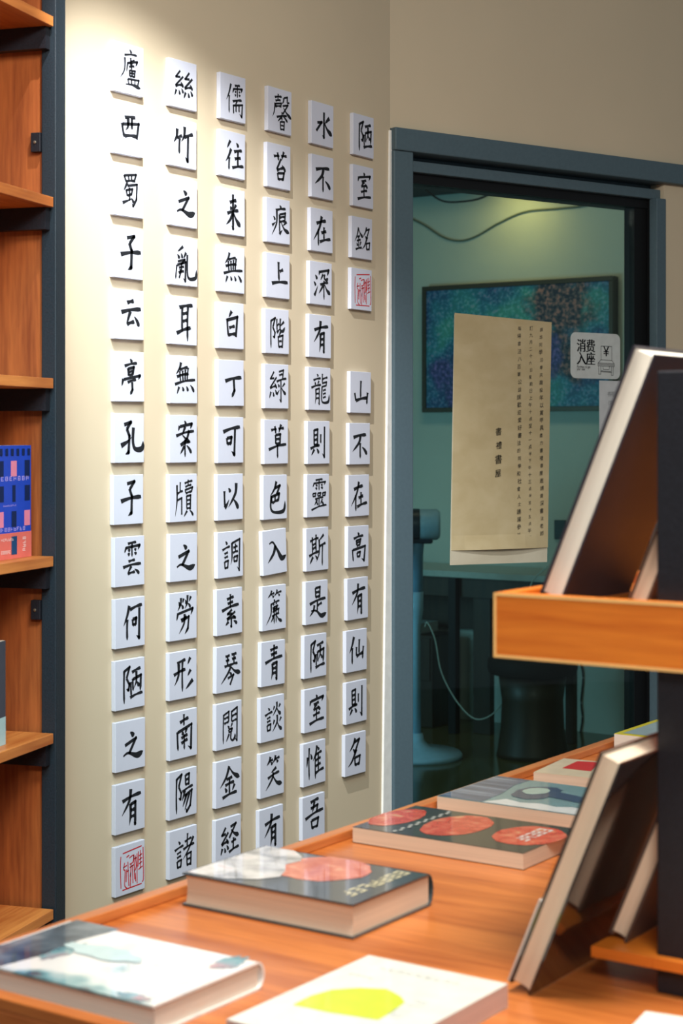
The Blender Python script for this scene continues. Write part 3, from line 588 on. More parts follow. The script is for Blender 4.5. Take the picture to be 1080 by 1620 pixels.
def bars(x, y, dx, dy, n, w, hgt, seed=0):
    """row of letter-like bars: run along (dx,dy)"""
    q = random.Random(seed); d = Vector((dx, dy)); L = d.length; d.normalize(); nn = Vector((-d.y, d.x)); out = []
    for k in range(n):
        s = L*k/n; ww = L/n*w; o = Vector((x, y)) + d*s; hh = hgt
        def quad(a0, a1, b0, b1): out.append([tuple(o + d*a + nn*b) for a, b in ((a0, b0), (a1, b0), (a1, b1), (a0, b1))])
        quad(0, ww*.22, 0, hh)
        if q.random() < .7: quad(ww*.22, ww, hh*.82, hh)
        if q.random() < .7: quad(ww*.22, ww, 0, hh*.18)
        if q.random() < .6: quad(ww*.78, ww, hh*.18, hh*.82)
        quad(ww*.22, ww*.8, hh*.42, hh*.58)
    return out
G_TABLE = 'books laid out on the display table'
G_LEAN = 'books leaning on the stand'
G_CASE = 'books standing in the bookcase'
TAB = .78
XP, YP, ZP = (1, 0, 0), (0, 1, 0), (0, 0, 1)
NX, NY = (-1, 0, 0), (0, -1, 0)

# ---- display table
table = thing('display_table', 'long orange wood display table with a raised rim, full of books', 'table', (0, 0, 0))
TX0, TX1, TY0, TY1 = -1.402, -.02, 1.225, 3.90
m = MB(); m.box((TX0, TY0, TAB - .035), (TX1, TY1, TAB)); m.build('tabletop', M_TABLE, table, .002)
for a, b, nm in (((TX0, TY0, TAB), (TX0 + .02, TY1, TAB + .013), 0), ((TX1 - .02, TY0, TAB), (TX1, TY1, TAB + .013), 0),
                 ((TX0 + .02, TY0, TAB), (TX1 - .02, TY0 + .02, TAB + .013), 1), ((TX0 + .02, TY1 - .02, TAB), (TX1 - .02, TY1, TAB + .013), 1)):
    m = MB(); m.box(a, b); m.build('rim', M_RIM if nm == 0 else M_TABLE, table, .0015)
m = MB()
for a, b in (((TX0+.03, TY0+.03, TAB-.115), (TX1-.03, TY0+.05, TAB-.035)), ((TX0+.03, TY1-.05, TAB-.115), (TX1-.03, TY1-.03, TAB-.035)),
             ((TX0+.03, TY0+.05, TAB-.115), (TX0+.05, TY1-.05, TAB-.035)), ((TX1-.05, TY0+.05, TAB-.115), (TX1-.03, TY1-.05, TAB-.035))): m.box(a, b)
m.build('apron', M_TABLE, table)
for x in (TX0 + .05, TX1 - .10):
    for y in (TY0 + .05, TY1 - .10):
        m = MB(); m.box((x, y, 0), (x + .05, y + .05, TAB - .035)); m.build('leg', M_BLACK, table, .002)

# ---- two-level stand on the table
stand = thing('book_stand', 'black steel post stand carrying an orange wooden tray above the table', 'display stand', (0, 0, 0))
PX0, PY0 = -.737, 1.652
for y in (PY0, 2.45):
    m = MB(); m.box((PX0, y, TAB), (PX0 + .05, y + .012, 1.428)); m.build('steel_post', M_BLACK, stand, .002)
UZ0, UZ1 = 1.118, 1.189; UX0, UX1, UY0, UY1 = -.921, -.50, 1.634, 2.56
tray = MB(); tray.box((UX0, UY0, UZ0), (UX1, UY0 + .016, UZ1)); tray.box((UX0, UY1 - .016, UZ0), (UX1, UY1, UZ1))
tray.box((UX0, UY0 + .016, UZ0), (UX0 + .016, UY1 - .016, UZ1)); tray.box((UX1 - .016, UY0 + .016, UZ0), (UX1, UY1 - .016, UZ1))
# tray floor in two strips so that the posts pass between them
tray.box((UX0 + .016, UY0 + .016, UZ1 - .026), (PX0 - .0005, UY1 - .016, UZ1 - .012)); tray.box((PX0 + .0505, UY0 + .016, UZ1 - .026), (UX1 - .016, UY1 - .016, UZ1 - .012))
tr = tray.build('tray', M_TRAY, stand, .0012)
m = MB(); e = .0035; f = UY0 - .0006
m.box((UX0, f, UZ1 - e), (UX1, UY0 - .0001, UZ1)); m.box((UX0, f, UZ0), (UX1, UY0 - .0001, UZ0 + e)); m.box((UX0, f, UZ0 + e), (UX0 + e, UY0 - .0001, UZ1 - e)); m.box((UX1 - e, f, UZ0 + e), (UX1, UY0 - .0001, UZ1 - e))
m.build('edge_band', M_EDGE, tr)
LZ = .808
m = MB(); m.box((-.807, 1.640, LZ), (PX0 - .0005, 2.55, LZ + .012)); m.box((PX0 + .0505, 1.640, LZ), (-.60, 2.55, LZ + .012)); m.box((PX0 - .0005, 1.640, LZ), (PX0 + .0505, PY0 - .0005, LZ + .012))
m.build('low_shelf', M_TRAY, stand, .001)

# ---- books lying on the table
P = lambda c, **k: plain(c[0], c[1], **k)
GLOSS = dict(rough=.22, coat=.9, coat_rough=.06)
# dark hardcover in the middle
bk, cv = book_in(G_TABLE, 'hardcover_book', 'thick dark hardcover with pale lettering and maroon spine, lying mid table', .178, .254, .0405, (-1.356, 1.8045, TAB + .0003), NY, XP,
              plain('slate_cover', (66, 78, 82), **GLOSS))
art(cv, bk, 'cover_title', bars(.020, .214, .135, 0, 7, .74, .020, 3), plain('pale_letters', (222, 214, 172), **GLOSS))
art(cv, bk, 'cover_picture', [ell(.065, .135, .060, .058, wob=.12, seed=4)], ramp_noise('coral_fruit', [(.3, (196, 92, 74)), (.6, (226, 132, 104)), (.75, (232, 190, 160))], (40, 40, 40), .25, .8))
art(cv, bk, 'cover_picture', [[(.012, .004), (.174, .004), (.174, .060), (.15, .098), (.128, .112), (.10, .100), (.075, .082), (.05, .088), (.03, .075), (.012, .05)]], ramp_noise('portrait_with_sheen', [(.3, (140, 144, 146)), (.5, (206, 206, 204)), (.66, (232, 230, 228)), (.78, (214, 170, 160))], (26, 26, 26), .25, .8), .0006)  # grey portrait widened so its pale print also paints in the wall's reflection
m = MB(); rr = .0125
m.v = []; 
for y in (.001, .253):
    for k in range(9):
        a = math.pi*k/8; m.v.append((.012 - (.0124)*math.sin(a), y, .02025 - .0206*math.cos(a)))
    for k in range(9):
        a = math.pi*k/8; m.v.append((.012 - (.0120)*math.sin(a), y, .02025 - .0202*math.cos(a)))
for k in range(8):
    m.f += [(k, k+1, 18+k+1, 18+k), (9+k+1, 9+k, 27+k, 27+k+1), (k+1, k, 9+k, 9+k+1), (18+k, 18+k+1, 27+k+1, 27+k)]
m.m = [0]*len(m.f); m.build('spine_band', plain('maroon_spine', (112, 34, 42), **GLOSS), cv)

# white and teal hardcover at the near left corner
bk, cv = book_in(G_TABLE, 'hardcover_book', 'white and teal patterned hardcover at the near left corner of the table', .178, .268, .030, (-1.350, 1.432, TAB + .0003), NY, XP,
              ramp_noise('white_teal_print', [(.26, (60, 90, 104)), (.31, (120, 170, 178)), (.36, (206, 220, 220)), (.42, (240, 241, 238)), (.66, (244, 244, 242)), (.74, (206, 214, 216))], (13, 10, 13), .22, .9, 3, .5, 3.1), M_PAGEW)
art(cv, bk, 'cover_picture', [[(0.004, .004), (.176, .004), (.176, .056), (.120, .066), (.06, .060), (.004, .07)]], ramp_noise('slate_print', [(.3, (34, 50, 64)), (.5, (70, 88, 100)), (.72, (120, 132, 140))], (22, 30, 20), .3, .5))
art(cv, bk, 'cover_picture', [ell(.10, .075, .034, .012, wob=.4, seed=8), ell(.168, .235, .008, .020, wob=.4, seed=9), ell(.03, .245, .022, .014, wob=.5, seed=10)], ramp_noise('mixed_print', [(.3, (70, 120, 136)), (.5, (120, 172, 180)), (.7, (190, 150, 160))], (30, 30, 30), .22, .9), .0006)

q = on_height(165, 1508, TAB + .0305)
art(cv, bk, 'cover_picture', [ell(1.432 - q.y, q.x + 1.350, .020, .050, wob=.35, seed=21)], plain('pale_aqua_print_cover', (190, 216, 218), .3, coat=.6), .0011)

# white paperback with the lime patch
bk, cv = book_in(G_TABLE, 'paperback_book', 'white paperback with a lime green patch on its cover', .170, .245, .024, (-1.012, 1.278, TAB + .0003), XP, YP,
              plain('white_cover', (226, 228, 219), .3, coat=.5), pages_mat('pinkish_pages', (214, 186, 176)), hard=False)
lime = [on_height(px, py, TAB + .0243) for px, py in ((463, 1590), (490, 1576), (525, 1566), (570, 1563), (612, 1565), (634, 1577), (640, 1586), (622, 1600), (598, 1614), (560, 1608), (520, 1602))]
art(cv, bk, 'lime_patch', [[(p.x + 1.012, p.y - 1.278) for p in lime]], plain('lime_print', (200, 214, 56), .35, coat=.4))
PGREY = plain('pale_grey_print', (206, 212, 208), .35, coat=.4)
for bb in (bars(.118, .150, 0, -.06, 4, .7, .016, 5), bars(.035, .212, .10, 0, 9, .6, .006, 6), bars(.02, .178, .03, 0, 4, .6, .006, 7)): art(cv, bk, 'cover_lettering', bb, PGREY)

# dark paperback with red fruit
bk, cv = book_in(G_TABLE, 'paperback_book', 'dark paperback with three red fruits printed on its cover', .170, .275, .0225, (-1.366, 2.186, TAB + .0003), NY, XP,
              plain('charcoal_cover', (58, 62, 62), **GLOSS), hard=False)
fruit = ramp_noise('red_fruit', [(.30, (196, 62, 48)), (.50, (216, 84, 66)), (.64, (226, 124, 96)), (.76, (230, 196, 140))], (45, 45, 45), .25, .8)
for (px, py, rx, ry) in ((629, 1293, .030, .046), (723, 1306, .042, .052), (837, 1322, .046, .044)):
    q = on_height(px, py, TAB + .0228); lx, ly = 2.186 - q.y, q.x + 1.366
    art(cv, bk, 'fruit_picture', [ell(lx, ly, min(ry*1.35, .075), rx*1.05, wob=.06, seed=px)], fruit)
art(cv, bk, 'cover_title', bars(.030, .226, .085, 0, 5, .76, .022, 11), plain('white_letters', (240, 232, 226), **GLOSS), .0007)
m = MB()
for k in range(15):
    m.face([(.008 + .0105*k, .062 + .004*(k % 2), .0225 + .0006), (.0165 + .0105*k, .062 + .004*(k % 2), .0231), (.0165 + .0105*k, .067 + .004*(k % 2), .0231), (.008 + .0105*k, .067 + .004*(k % 2), .0231)])
m.build('rope_line', plain('pale_rope_print', (206, 208, 200), **GLOSS), cv)

# blue and white paperback
bk, cv = book_in(G_TABLE, 'paperback_book', 'blue and white illustrated paperback lying behind the fruit cover book', .190, .240, .0215, (-1.378, 2.457, TAB + .0003), NY, XP,
              plain('teal_cover', (124, 160, 166), **GLOSS), hard=False)
art(cv, bk, 'cover_picture', [[(.002, .002), (.188, .002), (.188, .078), (.12, .075), (.05, .060), (.002, .062)]], ramp_noise('blue_stripes', [(.35, (62, 78, 106)), (.5, (92, 108, 136)), (.7, (140, 152, 170))], (90, 6, 10), .25, .7))
art(cv, bk, 'cover_picture', [[(.188, .08), (.188, .238), (.150, .238), (.146, .21), (.158, .19), (.150, .16), (.160, .13), (.150, .10)]], plain('white_snow', (232, 238, 238), **GLOSS))
art(cv, bk, 'cover_picture', [ell(.085, .118, .052, .034, wob=.15, seed=3), [(.06, .14), (.10, .145), (.115, .21), (.09, .235), (.075, .20)]], plain('navy_figure', (62, 84, 116), **GLOSS), .0006)
art(cv, bk, 'cover_picture', [ell(.075, .112, .026, .020, wob=.1, seed=6)], plain('pale_figure', (176, 204, 196), **GLOSS), .0009)

# cream paperback with the red square
a = math.radians(6)
ex, ey = Vector((math.sin(a), -math.cos(a), 0)), Vector((math.cos(a), math.sin(a), 0))
o = Vector((-1.352, 2.534, TAB + .0003)) - ex*.140
bk, cv = book_in(G_TABLE, 'paperback_book', 'cream paperback with a red square on its cover', .140, .205, .018, o, ex, ey, plain('cream_cover', (222, 206, 176), .3, coat=.6), hard=False)
def to_local(b, q): return b.matrix_world.inverted() @ q
bpy.context.view_layer.update()
Mi = frame_matrix(o, ex, ey, ex.cross(ey)).inverted()
art(cv, bk, 'red_square', [[tuple((Mi @ on_height(px, py, TAB + .0186))[:2]) for px, py in ((889, 1215), (934, 1220), (948, 1206), (913, 1204))]], plain('red_print', (206, 40, 44), .35, coat=.5))

# thick book with yellow border far down the table
bk, cv = book_in(G_TABLE, 'paperback_book', 'thick pale blue book with yellow border at far end of the rim', .19, .15, .030, (-1.372, 2.886 + .19, TAB + .0003), NY, XP, plain('yellow_cover', (226, 214, 60), .3, coat=.5), M_PAGEW, hard=False)
art(cv, bk, 'cover_picture', [[(.012, .012), (.178, .012), (.178, .148), (.012, .148)]], plain('pale_blue_print', (160, 184, 190), .3, coat=.5))

# white book at the near right corner of the picture
a = math.radians(8)
ex, ey = Vector((math.cos(a), math.sin(a), 0)), Vector((-math.sin(a), math.cos(a), 0))
bk, cv = book_in(G_TABLE, 'paperback_book', 'plain white book lying in front of the black post', .15, .21, .020, Vector((-.698, 1.537, TAB + .0003)) - ey*.21, ex, ey, plain('plain_white_cover', (240, 238, 230), .35, coat=.3), M_PAGEW, hard=False)

# ---- books leaning on the stand
LE = math.radians(22.5); UPV = Vector((math.sin(LE), 0, math.cos(LE)))
BACK = dict(rough=.5, spec=.25, coat=.15, coat_rough=.3)
bk, cv = book_in(G_LEAN, 'leaning_book', 'shrink-wrapped dark hardcover leaning on the post at table level', .185, .272, .026, (-.8405, 1.567 + .185, TAB + .0005), NY, UPV,
              plain('dark_brown_cover', (44, 36, 34), rough=.16, coat=.8, coat_rough=.05), M_PAGE, hard=True)
m = MB(); m.box((-.0, .001, .0262), (.186, .098, .0285)); m.build('paper_band', plain('grey_band', (206, 200, 192), .5), bk)
bk, cv = book_in(G_LEAN, 'leaning_book', 'shrink-wrapped dark hardcover leaning on the post in the upper tray', .185, .290, .028, (-.8535, 1.662 + .185, UZ1 - .0115), NY, UPV,
              plain('black_violet_cover', (48, 44, 54), **BACK), M_PAGEW, hard=True)
bk, cv = book_in(G_LEAN, 'leaning_book', 'second leaning book half hidden by the post on the low shelf', .13, .225, .022, (-.7790, 1.668 + .13, LZ + .0125), NY, UPV,
              plain('grey_brown_cover', (80, 66, 60), **BACK), M_PAGE, hard=True)
bk, cv = book_in(G_LEAN, 'leaning_book', 'second leaning book mostly hidden by the post in the upper tray', .13, .225, .022, (-.7570, 1.668 + .13, UZ1 - .0115), NY, UPV,
              plain('brown_cover', (92, 70, 58), **BACK), M_PAGE, hard=True)

# ---- books in the bookcase
def case_pt(x, y, z): return MS @ Vector((x, y, z))
wB, hB, tB = .165, .205, .030
o = case_pt(.062 + wB, .040 + tB, SHZ[3] + .0003)
exb, eyb = -SD, Vector((0, 0, 1))
bk, cv = book_in(G_CASE, 'paperback_book', 'blue book with pink windows and coral band standing in the bookcase', wB, hB, tB, o, exb, eyb, plain('royal_blue_cover', (36, 74, 196), .35, coat=.4), M_PAGE, hard=False)
m = MB(); m.box((-.0006, -.0, -.0006), (wB + .0006, .047, tB + .0008)); m.build('paper_band', plain('coral_band', (232, 116, 104), .45), bk)
pink = plain('pink_print', (240, 140, 168), .4); navy = plain('navy_print', (20, 38, 84), .4)
def sq(cx, cy, w=.022, h=.028): return [(cx - w/2, cy - h/2), (cx + w/2, cy - h/2), (cx + w/2, cy + h/2), (cx - w/2, cy + h/2)]
xs = [wB - .015, wB - .066, wB - .115]
ys = [.163, .118, .072]
art(cv, bk, 'pink_window', [sq(xs[1], ys[0])], pink); art(cv, bk, 'pink_window', [sq(xs[0], ys[2])], pink); art(cv, bk, 'pink_window', [sq(xs[2], ys[2])], pink)
art(cv, bk, 'navy_window', [sq(xs[0], ys[0], .02, .03), sq(xs[2], ys[0]), sq(xs[0], ys[1], .02), sq(xs[1], ys[1], .012, .03), sq(xs[2], ys[1]), sq(xs[1], ys[2], .018, .028)] + [sq(wB - .01 - .021*k, .193, .010, .012) for k in range(7)], navy)
LILAC = plain('lilac_print', (176, 160, 236), .4)
for bb in (bars(.02, .141, wB - .024, 0, 9, .62, .008, 2), bars(.03, .050, wB - .05, 0, 10, .7, .007, 4), bars(.06, .095, .05, 0, 9, .6, .003, 9)): art(cv, bk, 'cover_lettering', bb, LILAC)
m = MB(); 
m.face([(p[0], p[1], tB + .0012) for p in sq(xs[1], .024, .021, .033)]); m.build('band_print', plain('deep_blue_print', (26, 74, 120), .4), bk)
PPINK = plain('pale_pink_print', (250, 214, 208), .4)
for bb in (bars(.05, .033, .048, 0, 7, .7, .005, 6), bars(.05, .010, .036, 0, 6, .8, .006, 7), bars(wB - .022, .012, 0, .028, 4, .7, .012, 8)):
    m = MB()
    for Pq in bb: m.face([(p[0], p[1], tB + .0012) for p in Pq])
    m.build('band_lettering', PPINK, bk)
wB2, hB2 = .12, .185
bk, cv = book_in(G_CASE, 'paperback_book', 'grey book with pale foot at the left edge on the bookcase shelf', wB2, hB2, .024, case_pt(.175 + wB2, .055, SHZ[4] + .0003), exb, eyb, plain('dark_grey_cover', (70, 72, 84), .35, coat=.4), M_PAGE, hard=False)
art(cv, bk, 'pale_foot', [[(.0, .0), (wB2, 0), (wB2, .050), (0, .046)]], plain('pale_aqua_print', (176, 206, 208), .4))

# ================================================================== THINGS ON THE GLASS
def sheet_fn(off):
    return lambda s, z: MBW @ Vector((s, GOFF + off, z))
sA, zA = on_glazing(718, 495, GOFF); sB, zB = on_glazing(871, 510, GOFF); sC, zC = on_glazing(865, 866, GOFF); sD, zD = on_glazing(713, 871, GOFF)
sE, zE = on_glazing(864.5, 889, GOFF); sF, zF = on_glazing(711, 894, GOFF)
M_SCROLL = ramp_noise('brown_rice_paper', [(.3, (184, 166, 126)), (.55, (192, 175, 136)), (.8, (199, 183, 146))], (14, 14, 20), .85, 0, 6, .3)
M_MOUNT = ramp_noise('pale_mount_paper', [(.3, (190, 180, 156)), (.7, (208, 200, 178))], (8, 8, 12), .85, 0, 5, .3)
scroll = thing('notice_scroll', 'long brown paper notice with columns of brush writing taped to the glass', 'notice')
scroll.matrix_world = MBW
def sheet(name, grid, mat, parent, thick=.0006):
    """grid rows of (s, off, z) -> thin solid sheet in door coordinates"""
    m = MB(); R, Cn = len(grid), len(grid[0])
    for d in (0, thick):
        for row in grid:
            for s, o, z in row: m.v.append((s, GOFF + o + d, z))
    idx = lambda l, r, c: l*R*Cn + r*Cn + c
    for r in range(R - 1):
        for c in range(Cn - 1):
            m.f.append((idx(1,r,c), idx(1,r+1,c), idx(1,r+1,c+1), idx(1,r,c+1)))
            m.f.append((idx(0,r,c), idx(0,r,c+1), idx(0,r+1,c+1), idx(0,r+1,c)))
    for r in range(R - 1):
        for c in (0, Cn - 1): 
            q = (idx(0,r,c), idx(0,r+1,c), idx(1,r+1,c), idx(1,r,c)); m.f.append(q if c == 0 else q[::-1])
    for c in range(Cn - 1):
        for r in (0, R - 1):
            q = (idx(0,r,c), idx(1,r,c), idx(1,r,c+1), idx(0,r,c+1)); m.f.append(q if r == 0 else q[::-1])
    m.m = [0]*len(m.f); return m.build(name, mat, parent)
def lerp(a, b, t): return a + (b - a)*t
g = []
for r in range(17):
    v = r/16; row = []
    for c in range(9):
        u = c/8; s = lerp(lerp(sA, sB, u), lerp(sD, sC, u), v); z = lerp(lerp(zA, zB, u), lerp(zD, zC, u), v)
        o = .0022 + .0006*math.sin(5*v + 2*u) + (.010*max(0, (v - .9)/.1)**2*math.sin(math.pi*min(1, max(0, u*1.02))) if v > .9 else 0)
        row.append((s, o, z))
    g.append(row)
sheet('paper_sheet', g, M_SCROLL, scroll)
g = [[(lerp(lerp(sA, sB, u/4), lerp(sF, sE, u/4), v) , .0008, lerp(lerp(zA, zB, u/4), lerp(zF, zE, u/4), v) - (.004 if v == 0 else 0)) for u in range(5)] for v in (0, .5, 1)]
sheet('mount_sheet', g, M_MOUNT, scroll, .0005)
def column_text(text, px0, py0, px1, py1, size, seed, parent, bold=0):
    q = random.Random(seed); mb = MB(); n = len(text)
    for k, ch in enumerate(text):
        t = (k + .5)/n; s, z = on_glazing(lerp(px0, px1, t), lerp(py0, py1, t), GOFF)
        sz = size*(.85 + .3*q.random()); ds = (q.random() - .5)*size*.25
        put_text(mb, ch, lambda u, v: (s + ds + u - sz*.5, GOFF + .0040, z + v - sz*.4), sz, .04*q.random(), .10 + .06*q.random(), bold)
    return mb.build('brush_writing', M_INK, parent)
column_text('課本同學沿春共趣設年以賞甲具盡力書禮書屋邀請資深書法老師', 854, 516, 855, 850, .0135, 1, scroll)
column_text('訂九月二十六日星期日上午十点至十一点半下午十三点半至十五点半每', 838, 514, 836, 856, .0115, 2, scroll)
column_text('每場書法八百筆公益課歡迎愛好書法的同學和社會人士踴躍參加', 820, 514, 819, 852, .0135, 3, scroll)
column_text('書禮書屋', 788, 672, 787, 760, .0240, 4, scroll, .010)

# square sign
st = thing('seating_sign', 'white rounded square sign with a chair drawing stuck on the glass', 'sign'); st.matrix_world = MBW
s0, z1 = on_glazing(902, 524, GOFF); s1, z1b = on_glazing(980, 530, GOFF); _, z0 = on_glazing(902, 598, GOFF)
z1 = (z1 + z1b)/2; sw, shh = s1 - s0, z1 - z0
def rrect(x0, y0, x1, y1, r, n=6):
    out = []
    for cx, cy, a0 in ((x1-r, y1-r, 0), (x0+r, y1-r, 90), (x0+r, y0+r, 180), (x1-r, y0+r, 270)):
        for k in range(n+1):
            a = math.radians(a0 + 90*k/n); out.append((cx + r*math.cos(a), cy + r*math.sin(a)))
    return out
MX = Matrix(((1,0,0,0), (0,0,1,0), (0,1,0,0), (0,0,0,1)))
m = MB(); m.prism(rrect(s0, z0, s1, z1, .018), GOFF + .0002, GOFF + .0016, M=MX); m.build('sign_plate', plain('sign_white', (196, 202, 200), .4), st)
m = MB(); fo = GOFF + .0020
for ch, u, v in (('消', .115, .60), ('费', .30, .60), ('入', .115, .32), ('座', .30, .32)):
    put_text(m, ch, lambda a, b, u=u, v=v: (s0 + u*sw + a*.92, fo, z0 + v*shh + b), .19*sw*1.08, 0, 0, .034)
for txt, v in (('Purchase to get', .225), ('your seat', .175)):
    x = .12*sw
    for ch in txt:
        if ch != ' ': put_text(m, ch, lambda a, b, x=x, v=v: (s0 + x + a, fo, z0 + v*shh + b), .055*sw)
        x += .018*sw
m.build('sign_lettering', M_INK, st)
m = MB()
def line(p, q, w=.0014):
    a, b = Vector((s0 + p[0]*sw, z0 + p[1]*shh)), Vector((s0 + q[0]*sw, z0 + q[1]*shh)); d = (b - a).normalized(); nn = Vector((-d.y, d.x))*w/2; a -= d*w/2; b += d*w/2
    m.face([(c.x, fo, c.y) for c in (a + nn, b + nn, b - nn, a - nn)])
for p, q in (((.605,.42),(.605,.72)), ((.605,.72),(.825,.72)), ((.825,.72),(.825,.41)), ((.605,.42),(.825,.41)), ((.605,.42),(.545,.345)), ((.825,.41),(.875,.335)), ((.545,.345),(.875,.335)),
             ((.545,.345),(.545,.285)), ((.875,.335),(.875,.275)), ((.545,.285),(.875,.275)), ((.545,.315),(.875,.305)),
             ((.555,.285),(.56,.10)), ((.60,.285),(.60,.10)), ((.56,.10),(.60,.10)), ((.815,.28),(.815,.08)), ((.855,.28),(.85,.08)), ((.815,.08),(.85,.08)),
             ((.60,.175),(.815,.165)), ((.60,.155),(.815,.145)), ((.645,.28),(.65,.21)), ((.65,.21),(.77,.205)), ((.77,.205),(.775,.28))): line(p, q)
put_text(m, '¥', lambda a, b: (s0 + .655*sw + a, fo, z0 + .50*shh + b), .20*sw, 0, 0, .02)
m.build('chair_drawing', M_INK, st)
# hanging paper slip below it
s2, z2 = on_glazing(947.5, 602, GOFF); s3, _ = on_glazing(1000, 604, GOFF); _, z3 = on_glazing(949, 705, GOFF)
slip = thing('paper_slip', 'white paper slip with grey handwriting taped below the square sign', 'notice'); slip.matrix_world = MBW
m = MB(); m.box((s2, GOFF + .0002, z3), (s3, GOFF + .0009, z2)); m.build('paper_sheet', plain('slip_paper', (196, 200, 202), .6), slip)
m = MB()
for txt, px, py, sz in (('书苑福利', 959, 627, .016), ('（学员）', 957, 641, .015), ('扫码', 959, 662, .014)):
    s, z = on_glazing(px, py, GOFF)
    for k, ch in enumerate(txt): put_text(m, ch, lambda a, b, k=k: (s + k*sz*.95 + a, GOFF + .0013, z + b), sz, .12, .04)
m.build('handwriting', plain('grey_ink', (92, 98, 104), .6), slip)

# ================================================================== THE OFFICE BEHIND THE GLASS
# painting
pt = thing('framed_painting', 'blue forest painting in a thin frame on the office wall', 'painting', (0, 0, 0))
px0, px1, pz0, pz1, py_ = -4.37, -3.355, 1.475, 2.085, YB - .055
m = MB(); fw = .022
m.box((px0, py_, pz0), (px1, YB, pz0 + fw)); m.box((px0, py_, pz1 - fw), (px1, YB, pz1)); m.box((px0, py_, pz0 + fw), (px0 + fw, YB, pz1 - fw)); m.box((px1 - fw, py_, pz0 + fw), (px1, YB, pz1 - fw))
m.build('frame', plain('dark_bronze_frame', (66, 62, 48), .4, metal=.3), pt, .002)
mat, nt, b = new_mat('forest_paint'); N, L = nt.nodes, nt.links
tc = N.new('ShaderNodeTexCoord')
def noise(sc, det, seed):
    mp = N.new('ShaderNodeMapping'); mp.inputs['Location'].default_value = (seed, 0, seed); L.new(tc.outputs['Object'], mp.inputs['Vector'])
    n_ = N.new('ShaderNodeTexNoise'); n_.inputs['Scale'].default_value = sc; n_.inputs['Detail'].default_value = det; L.new(mp.outputs['Vector'], n_.inputs['Vector']); return n_
def ramp(src, stops):
    r = N.new('ShaderNodeValToRGB'); cr = r.color_ramp
    while len(cr.elements) < len(stops): cr.elements.new(.5)
    for e, (p, c) in zip(cr.elements, stops): e.position = p; e.color = lin(c) if len(c) == 3 else c
    L.new(src, r.inputs['Fac']); return r
base = ramp(noise(3.4, 6, 2.0).outputs['Fac'], [(.34, (8, 30, 84)), (.45, (16, 84, 140)), (.54, (34, 140, 164)), (.64, (70, 176, 160)), (.74, (110, 196, 190))])
speck = ramp(noise(70, 3, 5.0).outputs['Fac'], [(.44, (4, 20, 60)), (.52, (30, 100, 150)), (.60, (130, 190, 220)), (.70, (210, 150, 200))])
brn = ramp(noise(64, 4, 1.5).outputs['Fac'], [(.42, (20, 34, 60)), (.52, (86, 82, 90)), (.64, (176, 122, 116))])
prp = ramp(noise(58, 4, 7.7).outputs['Fac'], [(.42, (40, 50, 110)), (.55, (80, 84, 156)), (.68, (140, 116, 190))])
def patch(x, z, r, wob):
    d = N.new('ShaderNodeVectorMath'); d.operation = 'DISTANCE'; d.inputs[1].default_value = (x, py_ + .01, z); L.new(tc.outputs['Object'], d.inputs[0])
    a = N.new('ShaderNodeMath'); a.operation = 'MULTIPLY_ADD'; a.inputs[1].default_value = wob; L.new(noise(14, 4, x).outputs['Fac'], a.inputs[0]); L.new(d.outputs['Value'], a.inputs[2])
    return ramp(a.outputs[0], [(r*.55 + wob*.5, (255, 255, 255)), (r + wob*.5, (0, 0, 0))])
def blend(f, a, b_):
    n_ = N.new('ShaderNodeMixRGB')
    if isinstance(f, float): n_.inputs[0].default_value = f
    else: L.new(f.outputs[0], n_.inputs[0])
    L.new(a.outputs[0], n_.inputs[1]); L.new(b_.outputs[0], n_.inputs[2]); return n_
mx2 = blend(.30, base, speck)
for x, z, r, w, what in ((-3.62, 1.97, .20, .25, brn), (-3.56, 1.70, .13, .2, brn), (-3.72, 1.74, .13, .2, prp), (-4.24, 1.66, .09, .15, prp), (-4.18, 1.56, .08, .15, prp)):
    mx2 = blend(patch(x, z, r, w), mx2, what)
L.new(mx2.outputs[0], b.inputs['Base Color']); b.inputs['Roughness'].default_value = .5
m = MB(); m.box((px0 + fw, py_ + .008, pz0 + fw), (px1 - fw, py_ + .02, pz1 - fw)); m.build('canvas', mat, pt)

# desk
dk = thing('office_desk', 'pale topped office desk with dark panels behind the glass door', 'desk')
DY0, DY1, DX0, DX1, DZ = 6.70, 7.09, -4.75, -3.40, .745
M_DKW = wood('dark_desk_wood', (40, 28, 18), (58, 44, 28), 'Z', 1.0, .5, .05)
m = MB(); m.box((DX0, DY0, DZ - .03), (DX1, DY1, DZ)); m.build('desk_top', plain('pale_desk_top', (178, 190, 184), .35), dk, .003)
m = MB(); m.box((DX0 + .02, DY0 + .05, DZ - .12), (DX1 - .02, DY0 + .07, DZ - .03)); m.build('apron', M_DKW, dk)
m = MB(); m.box((DX0 + .02, DY1 - .04, .44), (DX1 - .02, DY1 - .02, DZ - .03)); m.build('modesty_panel', M_DKW, dk)
def at_y(px, y): return on_y(px, 900, y).x
xl = at_y(718, DY0 + .03)
m = MB(); m.box((xl - .02, DY0 + .01, 0), (xl + .02, DY0 + .05, DZ - .03)); m.build('leg', M_DARKF, dk, .002)
xl = at_y(765, DY0 + .10)
m = MB(); m.box((xl - .045, DY0 + .08, 0), (xl + .045, DY0 + .12, DZ - .03)); m.build('leg', M_DKW, dk, .002)
m = MB(); m.box((DX1 - .06, DY0 + .08, 0), (DX1 - .02, DY0 + .12, DZ - .03)); m.build('leg', M_DKW, dk, .002)
m = MB(); m.box((DX0 + .02, DY0 + .08, 0), (DX0 + .06, DY0 + .12, DZ - .03)); m.build('leg', M_DKW, dk, .002)
